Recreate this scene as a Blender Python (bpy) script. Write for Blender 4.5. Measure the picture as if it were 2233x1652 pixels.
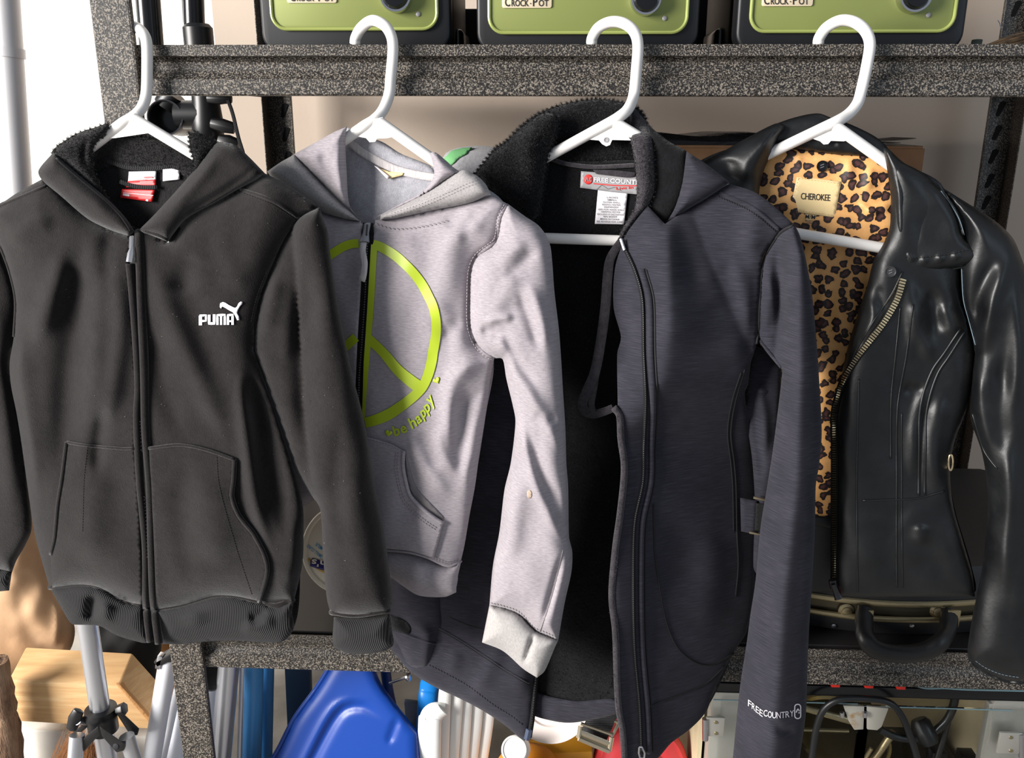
import bpy, bmesh, math, random
import numpy as np
from mathutils import Vector, Matrix
from mathutils.geometry import delaunay_2d_cdt

random.seed(7)
RNG = np.random.default_rng(11)
scene = bpy.context.scene
col = scene.collection
for o in list(bpy.data.objects):
    bpy.data.objects.remove(o)

# ------------------------------------------------------------------ camera
W, H, F = 2233.0, 1652.0, 1900.0
CAM = np.array([-0.1301, -0.9637, -0.0787])
PITCH, YAW, ROLL = 0.2859, -0.0427, 0.0027
_f = np.array([math.sin(YAW) * math.cos(PITCH), math.cos(YAW) * math.cos(PITCH), -math.sin(PITCH)])
_r = np.array([math.cos(YAW), -math.sin(YAW), 0.0])
_u = np.cross(_r, _f)
_r, _u = _r * math.cos(ROLL) + _u * math.sin(ROLL), _u * math.cos(ROLL) - _r * math.sin(ROLL)
cam_data = bpy.data.cameras.new('camera')
cam = bpy.data.objects.new('camera', cam_data)
col.objects.link(cam)
cam_data.sensor_fit = 'HORIZONTAL'
cam_data.sensor_width = 36.0
cam_data.lens = 36.0 * F / W
cam_data.clip_start = 0.02
M = Matrix(((_r[0], _u[0], -_f[0], CAM[0]), (_r[1], _u[1], -_f[1], CAM[1]), (_r[2], _u[2], -_f[2], CAM[2]), (0, 0, 0, 1)))
cam.matrix_world = M
scene.camera = cam

# ------------------------------------------------------------------ light
world = bpy.data.worlds.new('world')
scene.world = world
world.use_nodes = True
wn = world.node_tree.nodes
wn['Background'].inputs[0].default_value = (0.80, 0.88, 1.0, 1)
wn['Background'].inputs[1].default_value = 0.22

def area(name, loc, target, sx, sy, power, color):
    l = bpy.data.lights.new(name, 'AREA')
    l.shape = 'RECTANGLE'; l.size = sx; l.size_y = sy
    l.energy = power; l.color = color
    o = bpy.data.objects.new(name, l)
    col.objects.link(o)
    o.location = loc
    d = Vector(target) - Vector(loc)
    o.rotation_euler = d.to_track_quat('-Z', 'Y').to_euler()
    return o
# daylight through the open garage door, to the left behind the camera
area('garage_door_daylight', (-3.9, -2.20, 0.60), (0.0, 0.0, -0.40), 1.85, 2.0, 350, (1.0, 0.965, 0.925))
area('sky_daylight', (2.1, -1.9, 0.7), (0.4, 0.0, -0.4), 1.0, 1.6, 6, (0.72, 0.86, 1.0))
scene.view_settings.view_transform = 'Standard'
scene.view_settings.look = 'None'
scene.view_settings.gamma = 1.0
scene.view_settings.use_curve_mapping = False
scene.view_settings.exposure = 0.56

# ------------------------------------------------------------------ pixel -> world helpers
def rays(P):
    P = np.atleast_2d(np.asarray(P, float))
    a = (P[:, 0] - W / 2) / F
    b = -(P[:, 1] - H / 2) / F
    return _f[None] + a[:, None] * _r[None] + b[:, None] * _u[None]

class Plane:
    """vertical working plane through C, its right side turned towards the viewer by yaw; lower edge swings out by tilt"""
    def __init__(s, C, yaw=0.0, tilt=0.0):
        s.C = np.array(C, float)
        y = math.radians(yaw)
        s.h = np.array([math.cos(y), -math.sin(y), 0.0])
        up = np.array([0.0, tilt, 1.0]); up /= np.linalg.norm(up)
        n = np.cross(s.h, up); n /= np.linalg.norm(n)
        if n[1] > 0: n = -n
        s.n = n
        s.up = np.cross(n, s.h) if np.cross(n, s.h)[2] > 0 else -np.cross(n, s.h)
    def pts(s, P, d=0.0):
        R = rays(P)
        d = np.broadcast_to(np.asarray(d, float), (len(R),))
        t = (d + (s.C - CAM) @ s.n) / (R @ s.n)
        return CAM[None] + R * t[:, None]
    def pt(s, x, y, d=0.0):
        return s.pts([(x, y)], d)[0]
    def uv(s, X):
        return np.stack([(X - s.C) @ s.h, (X - s.C) @ s.up], 1)

def at(x, y, Y):
    R = rays([(x, y)])[0]
    return CAM + R * ((Y - CAM[1]) / R[1])
def atZ(x, y, Z):
    R = rays([(x, y)])[0]
    return CAM + R * ((Z - CAM[2]) / R[2])
def ats(P, Y):
    return [at(p[0], p[1], Y) for p in P]

# ------------------------------------------------------------------ 2-D helpers
def smooth(pts, closed=True, step=7.0, curve=True):
    """Catmull-Rom through the points; a third value marks a sharp corner"""
    pts = [tuple(p) for p in pts]
    n = len(pts)
    xy = np.array([p[:2] for p in pts], float)
    cor = [len(p) > 2 or not curve for p in pts]
    out = []
    segs = n if closed else n - 1
    for i in range(segs):
        j = (i + 1) % n
        p1, p2 = xy[i], xy[j]
        p0 = xy[(i - 1) % n] if (closed or i > 0) else 2 * p1 - p2
        p3 = xy[(j + 1) % n] if (closed or j < n - 1) else 2 * p2 - p1
        L = np.linalg.norm(p2 - p1)
        m1 = (p2 - p1) if cor[i] else (p2 - p0) / 2
        m2 = (p2 - p1) if cor[j] else (p3 - p1) / 2
        # keep tangents no longer than the span
        for m in (m1, m2):
            l = np.linalg.norm(m)
            if l > L > 0: m *= L / l
        k = max(1, int(round(L / step)))
        for t in np.arange(k) / k:
            a, b = 2 * t**3 - 3 * t**2 + 1, t**3 - 2 * t**2 + t
            c, d = -2 * t**3 + 3 * t**2, t**3 - t**2
            out.append(a * p1 + b * m1 + c * p2 + d * m2)
    if not closed: out.append(xy[-1])
    return np.array(out)

def inside(poly, P):
    x, y = P[:, 0], P[:, 1]
    r = np.zeros(len(P), bool)
    a = poly; b = np.roll(poly, -1, 0)
    for (x1, y1), (x2, y2) in zip(a, b):
        if y1 == y2: continue
        c = ((y1 > y) != (y2 > y)) & (x < (x2 - x1) * (y - y1) / (y2 - y1) + x1)
        r ^= c
    return r

def dist(poly, P, closed=True):
    a = np.asarray(poly, float)
    b = np.roll(a, -1, 0)
    if not closed: a, b = a[:-1], b[:-1]
    best = np.full(len(P), 1e18)
    for p, q in zip(a, b):
        e = q - p
        L = e @ e
        if L == 0: continue
        t = np.clip(((P - p) @ e) / L, 0, 1)
        v = P - p - t[:, None] * e
        best = np.minimum(best, (v * v).sum(1))
    return np.sqrt(best)

def dist_t(path, P):
    """distance to an open path and the position along it, 0 to 1"""
    a = np.asarray(path, float)
    L = np.concatenate([[0], np.cumsum(np.linalg.norm(np.diff(a, axis=0), axis=1))])
    best = np.full(len(P), 1e18); pos = np.zeros(len(P))
    for i in range(len(a) - 1):
        e = a[i + 1] - a[i]; l2 = e @ e
        if l2 == 0: continue
        t = np.clip(((P - a[i]) @ e) / l2, 0, 1)
        v = P - a[i] - t[:, None] * e
        d = (v * v).sum(1)
        m = d < best
        best[m] = d[m]; pos[m] = ((L[i] + t * math.sqrt(l2)) / L[-1])[m]
    return np.sqrt(best), pos

def fill(outline, step):
    """triangulated polygon with an even inner grid; returns points, triangles, boundary count"""
    x0, y0 = outline.min(0); x1, y1 = outline.max(0)
    gx, gy = np.meshgrid(np.arange(x0, x1 + step, step), np.arange(y0, y1 + step, step * 0.866))
    gx = gx + (np.arange(gx.shape[0]) % 2)[:, None] * step * 0.5
    g = np.stack([gx.ravel(), gy.ravel()], 1)
    g = g[inside(outline, g)]
    if len(g): g = g[dist(outline, g) > 0.5 * step]
    nb = len(outline)
    V = np.concatenate([outline, g]) if len(g) else outline
    res = delaunay_2d_cdt([Vector(v) for v in V], [], [list(range(nb))], 1, 1e-6)
    vo, fo, orig = res[0], res[2], res[3]
    P = np.array([v[:] for v in vo])
    T = [tuple(f) for f in fo]
    # fix orientation (image y is down: make faces look at the viewer)
    T2 = []
    for f in T:
        a, b, c = P[f[0]], P[f[1]], P[f[2]]
        s = (b[0] - a[0]) * (c[1] - a[1]) - (b[1] - a[1]) * (c[0] - a[0])
        T2.append(f if s < 0 else (f[0], f[2], f[1]))
    return P, T2

def prof(x):
    x = np.clip(x, 0, 1)
    return np.sqrt(np.clip(1 - (1 - x) ** 2, 0, 1))

class Relief:
    """height of a cloth panel over its plane: base, bulge from the outline, folds (ridge strokes), soft waves"""
    def __init__(s, d0=0.0, h=0.0, R=60.0, poly=None, folds=(), wave=0.0, wl=(70, 260), seed=0, fn=None):
        s.d0, s.h, s.R = d0, h, R
        s.poly = None if poly is None else smooth(poly, True, 14)
        s.folds = [(smooth(f[0], False, 16), f[1], f[2]) for f in folds]
        s.fn = fn
        r = np.random.default_rng(seed)
        s.w = []
        if wave:
            for i in range(7):
                kx = (2 * math.pi / wl[0]) * r.uniform(.4, 1.3) * r.choice([-1, 1])
                ky = (2 * math.pi / wl[1]) * r.uniform(.4, 1.3)
                s.w.append((kx, ky, r.uniform(0, 6.28), wave * r.uniform(.3, 1) / 2.2))
    def __call__(s, P):
        P = np.atleast_2d(np.asarray(P, float))
        d = np.full(len(P), 0.0)
        d += s.d0(P) if callable(s.d0) else s.d0
        e = 1.0
        if s.poly is not None:
            q = dist(s.poly, P)
            d += s.h * prof(q / s.R)
            e = np.clip(q / 22.0, 0.15, 1)
        for path, amp, wd in s.folds:
            q, t = dist_t(path, P)
            tp = np.clip(np.minimum(t, 1 - t) / .28, 0, 1)
            tp = tp * tp * (3 - 2 * tp)
            d += amp * np.exp(-(q / (wd * (.55 + .45 * tp))) ** 2) * e * (.06 + .94 * tp)
        for kx, ky, ph, a in s.w:
            d += a * np.sin(kx * P[:, 0] + ky * P[:, 1] + ph) * e
        if s.fn: d += s.fn(P)
        return d

# ------------------------------------------------------------------ object helpers
def link(name, mesh, parent=None, mat=None):
    o = bpy.data.objects.new(name, mesh)
    col.objects.link(o)
    if mat is not None: mesh.materials.append(mat)
    if parent is not None:
        o.parent = parent
        o.matrix_parent_inverse = Matrix.Translation(-Vector(parent.location)) if parent.rotation_euler[:] == (0, 0, 0) else parent.matrix_basis.inverted()
    return o

def mesh_obj(name, V, Fc, mat, parent=None, smooth_sh=True, uv=None):
    me = bpy.data.meshes.new(name)
    me.from_pydata([tuple(map(float, v)) for v in V], [], [tuple(map(int, f)) for f in Fc])
    if uv is not None:
        l = me.uv_layers.new(name='UVMap')
        idx = np.zeros(len(me.loops), dtype=np.int32)
        me.loops.foreach_get('vertex_index', idx)
        l.data.foreach_set('uv', np.asarray(uv, np.float32)[idx].ravel())
    me.update()
    if smooth_sh:
        me.polygons.foreach_set('use_smooth', [True] * len(me.polygons))
    return link(name, me, parent, mat)

def thing(name, loc, label, cat, group=None):
    o = bpy.data.objects.new(name, None)
    o.empty_display_size = 0.05
    col.objects.link(o)
    o.location = tuple(map(float, loc))
    o['label'] = label; o['category'] = cat
    if group: o['group'] = group
    return o
def tag(o, label, cat, group=None):
    o['label'] = label; o['category'] = cat
    if group: o['group'] = group
    return o
def struct(o):
    o['kind'] = 'structure'
    return o
def stuff(o):
    o['kind'] = 'stuff'
    return o

class MB:
    """collects simple shapes into one mesh"""
    def __init__(s): s.V = []; s.F = []; s.UV = None
    def add(s, V, Fc):
        k = len(s.V)
        s.V += [tuple(map(float, v)) for v in V]
        s.F += [tuple(int(i) + k for i in f) for f in Fc]
        return s
    def box(s, c, size, R=None, taper=1.0):
        hx, hy, hz = [x / 2 for x in size]
        V = []
        for sz in (-1, 1):
            t = taper if sz > 0 else 1
            for sx, sy in ((-1, -1), (1, -1), (1, 1), (-1, 1)):
                v = Vector((sx * hx * t, sy * hy * t, sz * hz))
                if R is not None: v = R @ v
                V.append((v[0] + c[0], v[1] + c[1], v[2] + c[2]))
        return s.add(V, [(3, 2, 1, 0), (4, 5, 6, 7), (0, 1, 5, 4), (1, 2, 6, 5), (2, 3, 7, 6), (3, 0, 4, 7)])
    def tube(s, pts, r, n=12, caps=True, flat=None):
        V, Fc = tube_geo(pts, r, n, caps, flat)
        return s.add(V, Fc)
    def lathe(s, prof_, c, axis=(0, 0, 1), n=40, caps=True):
        """profile of (radius, height) turned about axis through c"""
        ax = Vector(axis).normalized()
        q = Vector((0, 0, 1)).rotation_difference(ax)
        V = []; Fc = []
        m = len(prof_)
        for i in range(n):
            a = 2 * math.pi * i / n
            for (r, h) in prof_:
                v = q @ Vector((r * math.cos(a), r * math.sin(a), h))
                V.append((v[0] + c[0], v[1] + c[1], v[2] + c[2]))
        for i in range(n):
            j = (i + 1) % n
            for k in range(m - 1):
                Fc.append((i * m + k, j * m + k, j * m + k + 1, i * m + k + 1))
        if caps and prof_[0][0] > 1e-6: Fc.append(tuple(i * m for i in range(n))[::-1])
        if caps and prof_[-1][0] > 1e-6: Fc.append(tuple(i * m + m - 1 for i in range(n)))
        return s.add(V, Fc)
    def prism(s, poly, c, a, b, n, t):
        """polygon in plane (a,b) at c, thickness t along n"""
        a, b, n, c = map(np.array, (a, b, n, c))
        k = len(poly)
        V = [c + a * p[0] + b * p[1] for p in poly] + [c + a * p[0] + b * p[1] + n * t for p in poly]
        Fc = [tuple(range(k))[::-1], tuple(range(k, 2 * k))]
        for i in range(k):
            j = (i + 1) % k
            Fc.append((i, j, k + j, k + i))
        return s.add(V, Fc)
    def build(s, name, mat, parent=None, smooth_sh=False, bevel=0.0, seg=2, auto=True):
        me = bpy.data.meshes.new(name)
        me.from_pydata(s.V, [], s.F)
        bm = bmesh.new(); bm.from_mesh(me)
        bmesh.ops.remove_doubles(bm, verts=bm.verts, dist=1e-6)
        bmesh.ops.recalc_face_normals(bm, faces=bm.faces)
        if bevel:
            es = [e for e in bm.edges if len(e.link_faces) == 2 and e.calc_face_angle(0) > 0.5]
            bmesh.ops.bevel(bm, geom=es, offset=bevel, segments=seg, profile=0.5, affect='EDGES', clamp_overlap=True)
        if auto:
            for f in bm.faces: f.smooth = True
            for e in bm.edges:
                if len(e.link_faces) == 2 and e.calc_face_angle(0) > 0.6: e.smooth = False
        bm.to_mesh(me); bm.free()
        me.update()
        return link(name, me, parent, mat)

def tube_geo(pts, r, n=12, caps=True, flat=None):
    """swept tube; r constant or per point; flat=(normal, ratio) squashes the section along a direction"""
    P = [Vector(tuple(map(float, p))) for p in pts]
    m = len(P)
    rr = r if hasattr(r, '__len__') else [r] * m
    T = []
    for i in range(m):
        t = P[min(i + 1, m - 1)] - P[max(i - 1, 0)]
        if t.length < 1e-9: t = Vector((0, 0, 1))
        T.append(t.normalized())
    ref = Vector((0, -1, 0)) if abs(T[0].y) < 0.9 else Vector((1, 0, 0))
    if flat: ref = Vector(flat[0])
    V = []; Fc = []
    N = (ref - T[0] * ref.dot(T[0])).normalized()
    for i in range(m):
        if flat: N = Vector(flat[0]) - T[i] * Vector(flat[0]).dot(T[i])
        else: N = N - T[i] * N.dot(T[i])
        N = N.normalized() if N.length > 1e-6 else Vector((1, 0, 0))
        B = T[i].cross(N)
        for k in range(n):
            a = 2 * math.pi * k / n
            q = flat[1] if flat else 1.0
            V.append(P[i] + N * (math.cos(a) * rr[i] * q) + B * (math.sin(a) * rr[i]))
    for i in range(m - 1):
        for k in range(n):
            l = (k + 1) % n
            Fc.append((i * n + k, i * n + l, (i + 1) * n + l, (i + 1) * n + k))
    if caps:
        Fc.append(tuple(range(n))[::-1]); Fc.append(tuple(range((m - 1) * n, m * n)))
    return [tuple(v) for v in V], Fc

def curve3(pts, k=8):
    """Catmull-Rom in 3-D"""
    P = np.array(pts, float); n = len(P); out = []
    for i in range(n - 1):
        p1, p2 = P[i], P[i + 1]
        p0 = P[i - 1] if i else 2 * p1 - p2
        p3 = P[i + 2] if i < n - 2 else 2 * p2 - p1
        for t in np.arange(k) / k:
            out.append(0.5 * ((2 * p1) + (p2 - p0) * t + (2 * p0 - 5 * p1 + 4 * p2 - p3) * t * t + (3 * p1 - p0 - 3 * p2 + p3) * t ** 3))
    out.append(P[-1])
    return np.array(out)

def panel(name, G, outline, rel, mat, parent, t=0.0022, back=None, step=8.0, curve=True, off=0.0):
    """cloth panel: a sheet of thickness t following rel, or (back=relief) a closed stuffed shape"""
    ol = smooth(outline, True, step, curve)
    P, T = fill(ol, step)
    d = rel(P) + off
    A = G.pts(P, d)
    db = (back(P) if back is not None else d - t)
    B = G.pts(P, np.minimum(db, d - 0.0004))
    n = len(P)
    # boundary loop from the triangles
    cnt = {}
    for f in T:
        for a, b in ((f[0], f[1]), (f[1], f[2]), (f[2], f[0])):
            cnt[(a, b)] = 1
    Fc = list(T) + [(f[0] + n, f[2] + n, f[1] + n) for f in T]
    for (a, b) in cnt:
        if (b, a) not in cnt: Fc.append((b, a, a + n, b + n))
    uv = G.uv(A); uv = np.concatenate([uv, uv])
    return mesh_obj(name, np.concatenate([A, B]), Fc, mat, parent, True, uv)

def path_on(G, rel, pts, off=0.0, step=7.0, curve=True):
    p = smooth(pts, False, step, curve)
    return G.pts(p, rel(p) + off)

def seam(name, G, rel, pts, mat, parent, r=0.0012, off=0.0, step=7.0, flat=1.0, n=8):
    X = path_on(G, rel, pts, off, step)
    V, Fc = tube_geo(X, r, n, True, (tuple(G.n), flat))
    uv = G.uv(np.array(V))
    return mesh_obj(name, V, Fc, mat, parent, True, uv)

def stitches(name, G, rel, pts, mat, parent, length=5.0, gap=3.0, r=0.00035, off=0.0008, side=0.0, slant=0.0):
    p = smooth(pts, False, 1.0)
    seg = np.linalg.norm(np.diff(p, axis=0), axis=1)
    s = np.concatenate([[0], np.cumsum(seg)])
    mb = MB()
    q = 0.0
    while q + length < s[-1]:
        a = np.array([np.interp(q, s, p[:, 0]), np.interp(q, s, p[:, 1])])
        b = np.array([np.interp(q + length, s, p[:, 0]), np.interp(q + length, s, p[:, 1])])
        tdir = (b - a) / max(1e-6, np.linalg.norm(b - a)); nn = np.array([-tdir[1], tdir[0]])
        a2 = a + nn * (side - slant); b2 = b + nn * (side + slant)
        X = G.pts([a2, b2], rel(np.array([a2, b2])) + off)
        mb.tube(X, r, 5, True)
        q += length + gap
    return stuff(mb.build(name, mat, parent))

def decal(name, G, rel, poly, mat, parent, off=0.0007, t=0.0005, step=6.0, curve=False):
    return panel(name, G, poly, rel, mat, parent, t=t, step=step, curve=curve, off=off)

def stroke_poly(pts, w, step=5.0, curve=True):
    """outline polygon of a brush stroke (image pixels)"""
    p = smooth(pts, False, step, curve)
    t = np.gradient(p, axis=0); t /= np.maximum(1e-9, np.linalg.norm(t, axis=1))[:, None]
    n = np.stack([-t[:, 1], t[:, 0]], 1)
    ww = np.interp(np.linspace(0, 1, len(p)), np.linspace(0, 1, len(w)), w) if hasattr(w, '__len__') else np.full(len(p), w)
    return np.concatenate([p + n * ww[:, None] / 2, (p - n * ww[:, None] / 2)[::-1]])

def strokes(name, G, rel, list_, mat, parent, off=0.0008, t=0.0004, step=5.0):
    """several print strokes joined in one printed mesh: (points, width)"""
    V = []; Fc = []
    for pts, w in list_:
        p = smooth(pts, False, step)
        tt = np.gradient(p, axis=0); tt /= np.maximum(1e-9, np.linalg.norm(tt, axis=1))[:, None]
        n = np.stack([-tt[:, 1], tt[:, 0]], 1)
        ww = np.interp(np.linspace(0, 1, len(p)), np.linspace(0, 1, len(w)), w) if hasattr(w, '__len__') else np.full(len(p), w)
        k = len(V)
        m = 3
        for q, s_ in enumerate((-1, 0, 1)):
            pp = p + n * (s_ * ww[:, None] / 2)
            X = G.pts(pp, rel(pp) + off)
            V += list(X)
        L = len(p)
        for q in range(2):
            for i in range(L - 1):
                Fc.append((k + q * L + i, k + q * L + i + 1, k + (q + 1) * L + i + 1, k + (q + 1) * L + i))
    return mesh_obj(name, V, Fc, mat, parent, True)

_fontcache = {}
def text_geo(s, size=1.0, bold=0.0, spacing=1.0):
    key = (s, bold, spacing)
    if key not in _fontcache:
        cu = bpy.data.curves.new('lettering', 'FONT')
        cu.body = s; cu.size = 1.0; cu.offset = bold; cu.space_character = spacing
        cu.resolution_u = 3
        ob = bpy.data.objects.new('lettering', cu)
        col.objects.link(ob)
        dg = bpy.context.evaluated_depsgraph_get()
        me = ob.evaluated_get(dg).to_mesh()
        V = np.array([v.co[:2] for v in me.vertices]) if len(me.vertices) else np.zeros((0, 2))
        Fc = [tuple(p.vertices) for p in me.polygons]
        ob.evaluated_get(dg).to_mesh_clear()
        bpy.data.objects.remove(ob); bpy.data.curves.remove(cu)
        _fontcache[key] = (V, Fc)
    V, Fc = _fontcache[key]
    return V * size, Fc

def text(name, G, rel, s, p0, p1, height, mat, parent, off=0.001, bold=0.0, spacing=1.0, skew=None):
    """lettering laid on a panel; baseline from p0 to p1 (image pixels), cap height in pixels"""
    V, Fc = text_geo(s, 1.0, bold, spacing)
    if not len(V): return None
    p0 = np.array(p0, float); p1 = np.array(p1, float)
    x0, x1 = V[:, 0].min(), V[:, 0].max()
    L = np.linalg.norm(p1 - p0); e = (p1 - p0) / L
    upv = np.array([e[1], -e[0]]) if skew is None else np.array(skew, float)
    cap = 0.70
    Q = p0 + ((V[:, 0] - x0) / (x1 - x0) * L)[:, None] * e + (V[:, 1] / cap * height)[:, None] * upv
    X = G.pts(Q, rel(Q) + off)
    return mesh_obj(name, X, Fc, mat, parent, False)

def fuzz(name, G, rel, poly, mat, parent, n=4000, length=0.004, w=0.00035, seed=1):
    """short pile fibres standing on a panel"""
    r = np.random.default_rng(seed)
    ol = smooth(poly, True, 10)
    lo, hi = ol.min(0), ol.max(0)
    P = r.uniform(lo, hi, (n * 3, 2)); P = P[inside(ol, P)][:n]
    # a denser rim so that the outline looks woolly
    idx = r.integers(0, len(ol), n // 3)
    rim = ol[idx] + r.normal(0, 1.5, (len(idx), 2))
    P = np.concatenate([P, rim])
    A = G.pts(P, rel(P))
    c = ol.mean(0)
    m = len(P)
    dirs = r.normal(0, 0.75, (m, 3)) + G.n[None] * 0.9
    # rim fibres lean outwards
    out = (rim - c); out /= np.linalg.norm(out, axis=1)[:, None]
    dirs[len(P) - len(rim):] += (out[:, :1] * G.h[None] - out[:, 1:2] * np.array([[0, 0, 1.0]])) * 1.2
    dirs /= np.linalg.norm(dirs, axis=1)[:, None]
    ln = length * r.uniform(.5, 1.2, m)
    side = np.cross(dirs, r.normal(0, 1, (m, 3))); side /= np.linalg.norm(side, axis=1)[:, None]
    V = np.empty((m * 3, 3))
    V[0::3] = A - side * w - dirs * 0.0008; V[1::3] = A + side * w - dirs * 0.0008; V[2::3] = A + dirs * ln[:, None]
    Fc = np.arange(m * 3).reshape(-1, 3)
    return stuff(mesh_obj(name, V, Fc.tolist(), mat, parent, False))

# ------------------------------------------------------------------ materials
def lin(c):
    return tuple(((x / 255) / 12.92 if x / 255 <= 0.04045 else (((x / 255) + 0.055) / 1.055) ** 2.4) for x in c) + (1.0,)

class MT:
    def __init__(s, name, color=(128, 128, 128), rough=0.6, metal=0.0, spec=0.5, sheen=0.0, raw=None):
        s.m = bpy.data.materials.new(name); s.m.use_nodes = True
        s.nt = s.m.node_tree; s.N = s.nt.nodes; s.L = s.nt.links
        s.b = s.N['Principled BSDF']
        s.base = raw if raw else lin(color)
        s.b.inputs['Base Color'].default_value = s.base
        s.b.inputs['Roughness'].default_value = rough
        s.b.inputs['Metallic'].default_value = metal
        s.b.inputs['Specular IOR Level'].default_value = spec
        if sheen:
            s.b.inputs['Sheen Weight'].default_value = sheen
            s.b.inputs['Sheen Roughness'].default_value = 0.45
        s.h = None
    def coord(s, kind='Object', scale=(1, 1, 1)):
        t = s.N.new('ShaderNodeTexCoord'); mp = s.N.new('ShaderNodeMapping')
        mp.inputs['Scale'].default_value = scale
        s.L.new(t.outputs[kind], mp.inputs['Vector'])
        return mp.outputs[0]
    def noise(s, scale, detail=2, rough=0.5, vec=None, dist_=0.0):
        n = s.N.new('ShaderNodeTexNoise')
        n.inputs['Scale'].default_value = scale; n.inputs['Detail'].default_value = detail
        n.inputs['Roughness'].default_value = rough; n.inputs['Distortion'].default_value = dist_
        s.L.new(vec if vec is not None else s.coord(), n.inputs['Vector'])
        return n.outputs['Fac']
    def ramp(s, fac, stops, const=False):
        r = s.N.new('ShaderNodeValToRGB')
        if const: r.color_ramp.interpolation = 'CONSTANT'
        e = r.color_ramp.elements
        while len(e) < len(stops): e.new(0.5)
        for i, (p, c) in enumerate(stops):
            e[i].position = p; e[i].color = c if len(c) == 4 else lin(c)
        s.L.new(fac, r.inputs[0])
        return r.outputs[0]
    def color(s, sock): s.L.new(sock, s.b.inputs['Base Color']); return s
    def rough(s, sock): s.L.new(sock, s.b.inputs['Roughness']); return s
    def math(s, op, a, b=0.0, c=None):
        n = s.N.new('ShaderNodeMath'); n.operation = op
        for i, v in enumerate((a, b) if c is None else (a, b, c)):
            if hasattr(v, 'links'): s.L.new(v, n.inputs[i])
            else: n.inputs[i].default_value = v
        return n.outputs[0]
    def mix(s, fac, a, b):
        n = s.N.new('ShaderNodeMix'); n.data_type = 'RGBA'
        for i, v in ((0, fac), (6, a), (7, b)):
            if hasattr(v, 'links'): s.L.new(v, n.inputs[i])
            else: n.inputs[i].default_value = v
        return n.outputs[2]
    def bump(s, hsock, strength=0.3, distance=0.001):
        b = s.N.new('ShaderNodeBump')
        b.inputs['Strength'].default_value = strength; b.inputs['Distance'].default_value = distance
        s.L.new(hsock, b.inputs['Height'])
        if s.h is not None: s.L.new(s.h, b.inputs['Normal'])
        s.h = b.outputs[0]
        s.L.new(s.h, s.b.inputs['Normal'])
        return s
    def wave(s, scale, axis='X', vec=None, dist_=0.0):
        w = s.N.new('ShaderNodeTexWave'); w.bands_direction = axis
        w.inputs['Scale'].default_value = scale; w.inputs['Distortion'].default_value = dist_
        w.inputs['Detail'].default_value = 1.0
        s.L.new(vec if vec is not None else s.coord('UV'), w.inputs['Vector'])
        return w.outputs['Fac']

def solid(name, c, rough=0.5, metal=0.0, spec=0.5, bump=None, sheen=0.0, var=0.0):
    m = MT(name, c, rough, metal, spec, sheen)
    if var:
        b = np.array(m.base[:3])
        m.color(m.ramp(m.noise(18, 4), [(0.3, tuple(b * (1 - var)) + (1,)), (0.7, tuple(np.minimum(1, b * (1 + var))) + (1,))]))
    if bump: m.bump(m.noise(bump[0], 3), bump[1], bump[2] if len(bump) > 2 else 0.001)
    return m.m

def hammertone():
    m = MT('hammertone_metal', (70, 66, 60), 0.42, 0.0, 0.5)
    n = m.noise(640, 1.5, 0.5, dist_=0.6)
    m.color(m.ramp(n, [(0.42, (27, 25, 24)), (0.52, (58, 54, 50)), (0.62, (136, 127, 116))]))
    m.bump(n, 0.25, 0.0008)
    return m.m
M_HAMMER = hammertone()
def fleece(name, c, c2, sc=900, bump=0.5):
    m = MT(name, c, 0.95, 0, 0.15, 0.25)
    n = m.noise(sc, 3, 0.7); n2 = m.noise(45, 3)
    n3 = m.noise(sc * .3, 2)
    m.color(m.ramp(m.math('ADD', m.math('ADD', m.math('MULTIPLY', n, 0.45), m.math('MULTIPLY', n3, .25)), m.math('MULTIPLY', n2, 0.3)), [(0.36, c), (0.64, c2)]))
    m.bump(n, bump, 0.0012); m.bump(n3, bump * .15, .0012)
    return m.m
M_BLACK = fleece('black_sweatshirt_fleece', (18, 16, 16), (35, 31, 31), 700, 0.6)
M_BLACKPILE = fleece('black_pile_lining', (18, 17, 18), (32, 30, 31), 420, 1.0)
def rib(name, c, c2, scale, axis='X'):
    m = MT(name, c, 0.9, 0, 0.2, 0.15)
    w = m.wave(scale, axis)
    m.color(m.ramp(w, [(0.2, c), (0.8, c2)]))
    m.bump(w, 0.7, 0.0012); m.bump(m.noise(900, 2), 0.2, 0.0006)
    return m.m
M_BLACKRIB = rib('black_rib_knit', (20, 20, 21), (50, 49, 50), 140)
def heather(name, c, c2, c3, sc=(110, 700), bump=0.3, sheen=0.2):
    m = MT(name, c, 0.92, 0, 0.2, sheen)
    v = m.coord('UV', (sc[0], sc[1], 1))
    n = m.noise(1.0, 4, 0.65, v)
    n2 = m.noise(24, 3)
    m.color(m.ramp(m.math('ADD', m.math('MULTIPLY', n, 0.75), m.math('MULTIPLY', n2, 0.25)), [(0.32, c), (0.5, c2), (0.68, c3)]))
    m.bump(n, bump, 0.0006); m.bump(m.noise(1100, 2), 0.2, 0.0005)
    return m.m
M_GREY = heather('heather_grey_jersey', (134, 127, 132), (152, 145, 150), (167, 160, 165), (160, 700))
M_GREYIN = fleece('grey_brushed_inside', (140, 139, 146), (176, 175, 182), 700, 0.5)
M_GREYRIB = heather('grey_hood_band', (128, 124, 124), (150, 146, 146), (166, 162, 162), (500, 500))
M_NAVY = heather('navy_heather_softshell', (33, 33, 39), (44, 43, 51), (62, 60, 70), (55, 1150), 0.25, 0.1)
M_NAVYIN = fleece('navy_fleece_binding', (38, 36, 40), (66, 62, 66), 600, 0.6)
M_PILE = fleece('black_plush_fleece', (9, 9, 11), (20, 20, 23), 300, 1.0)
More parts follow.
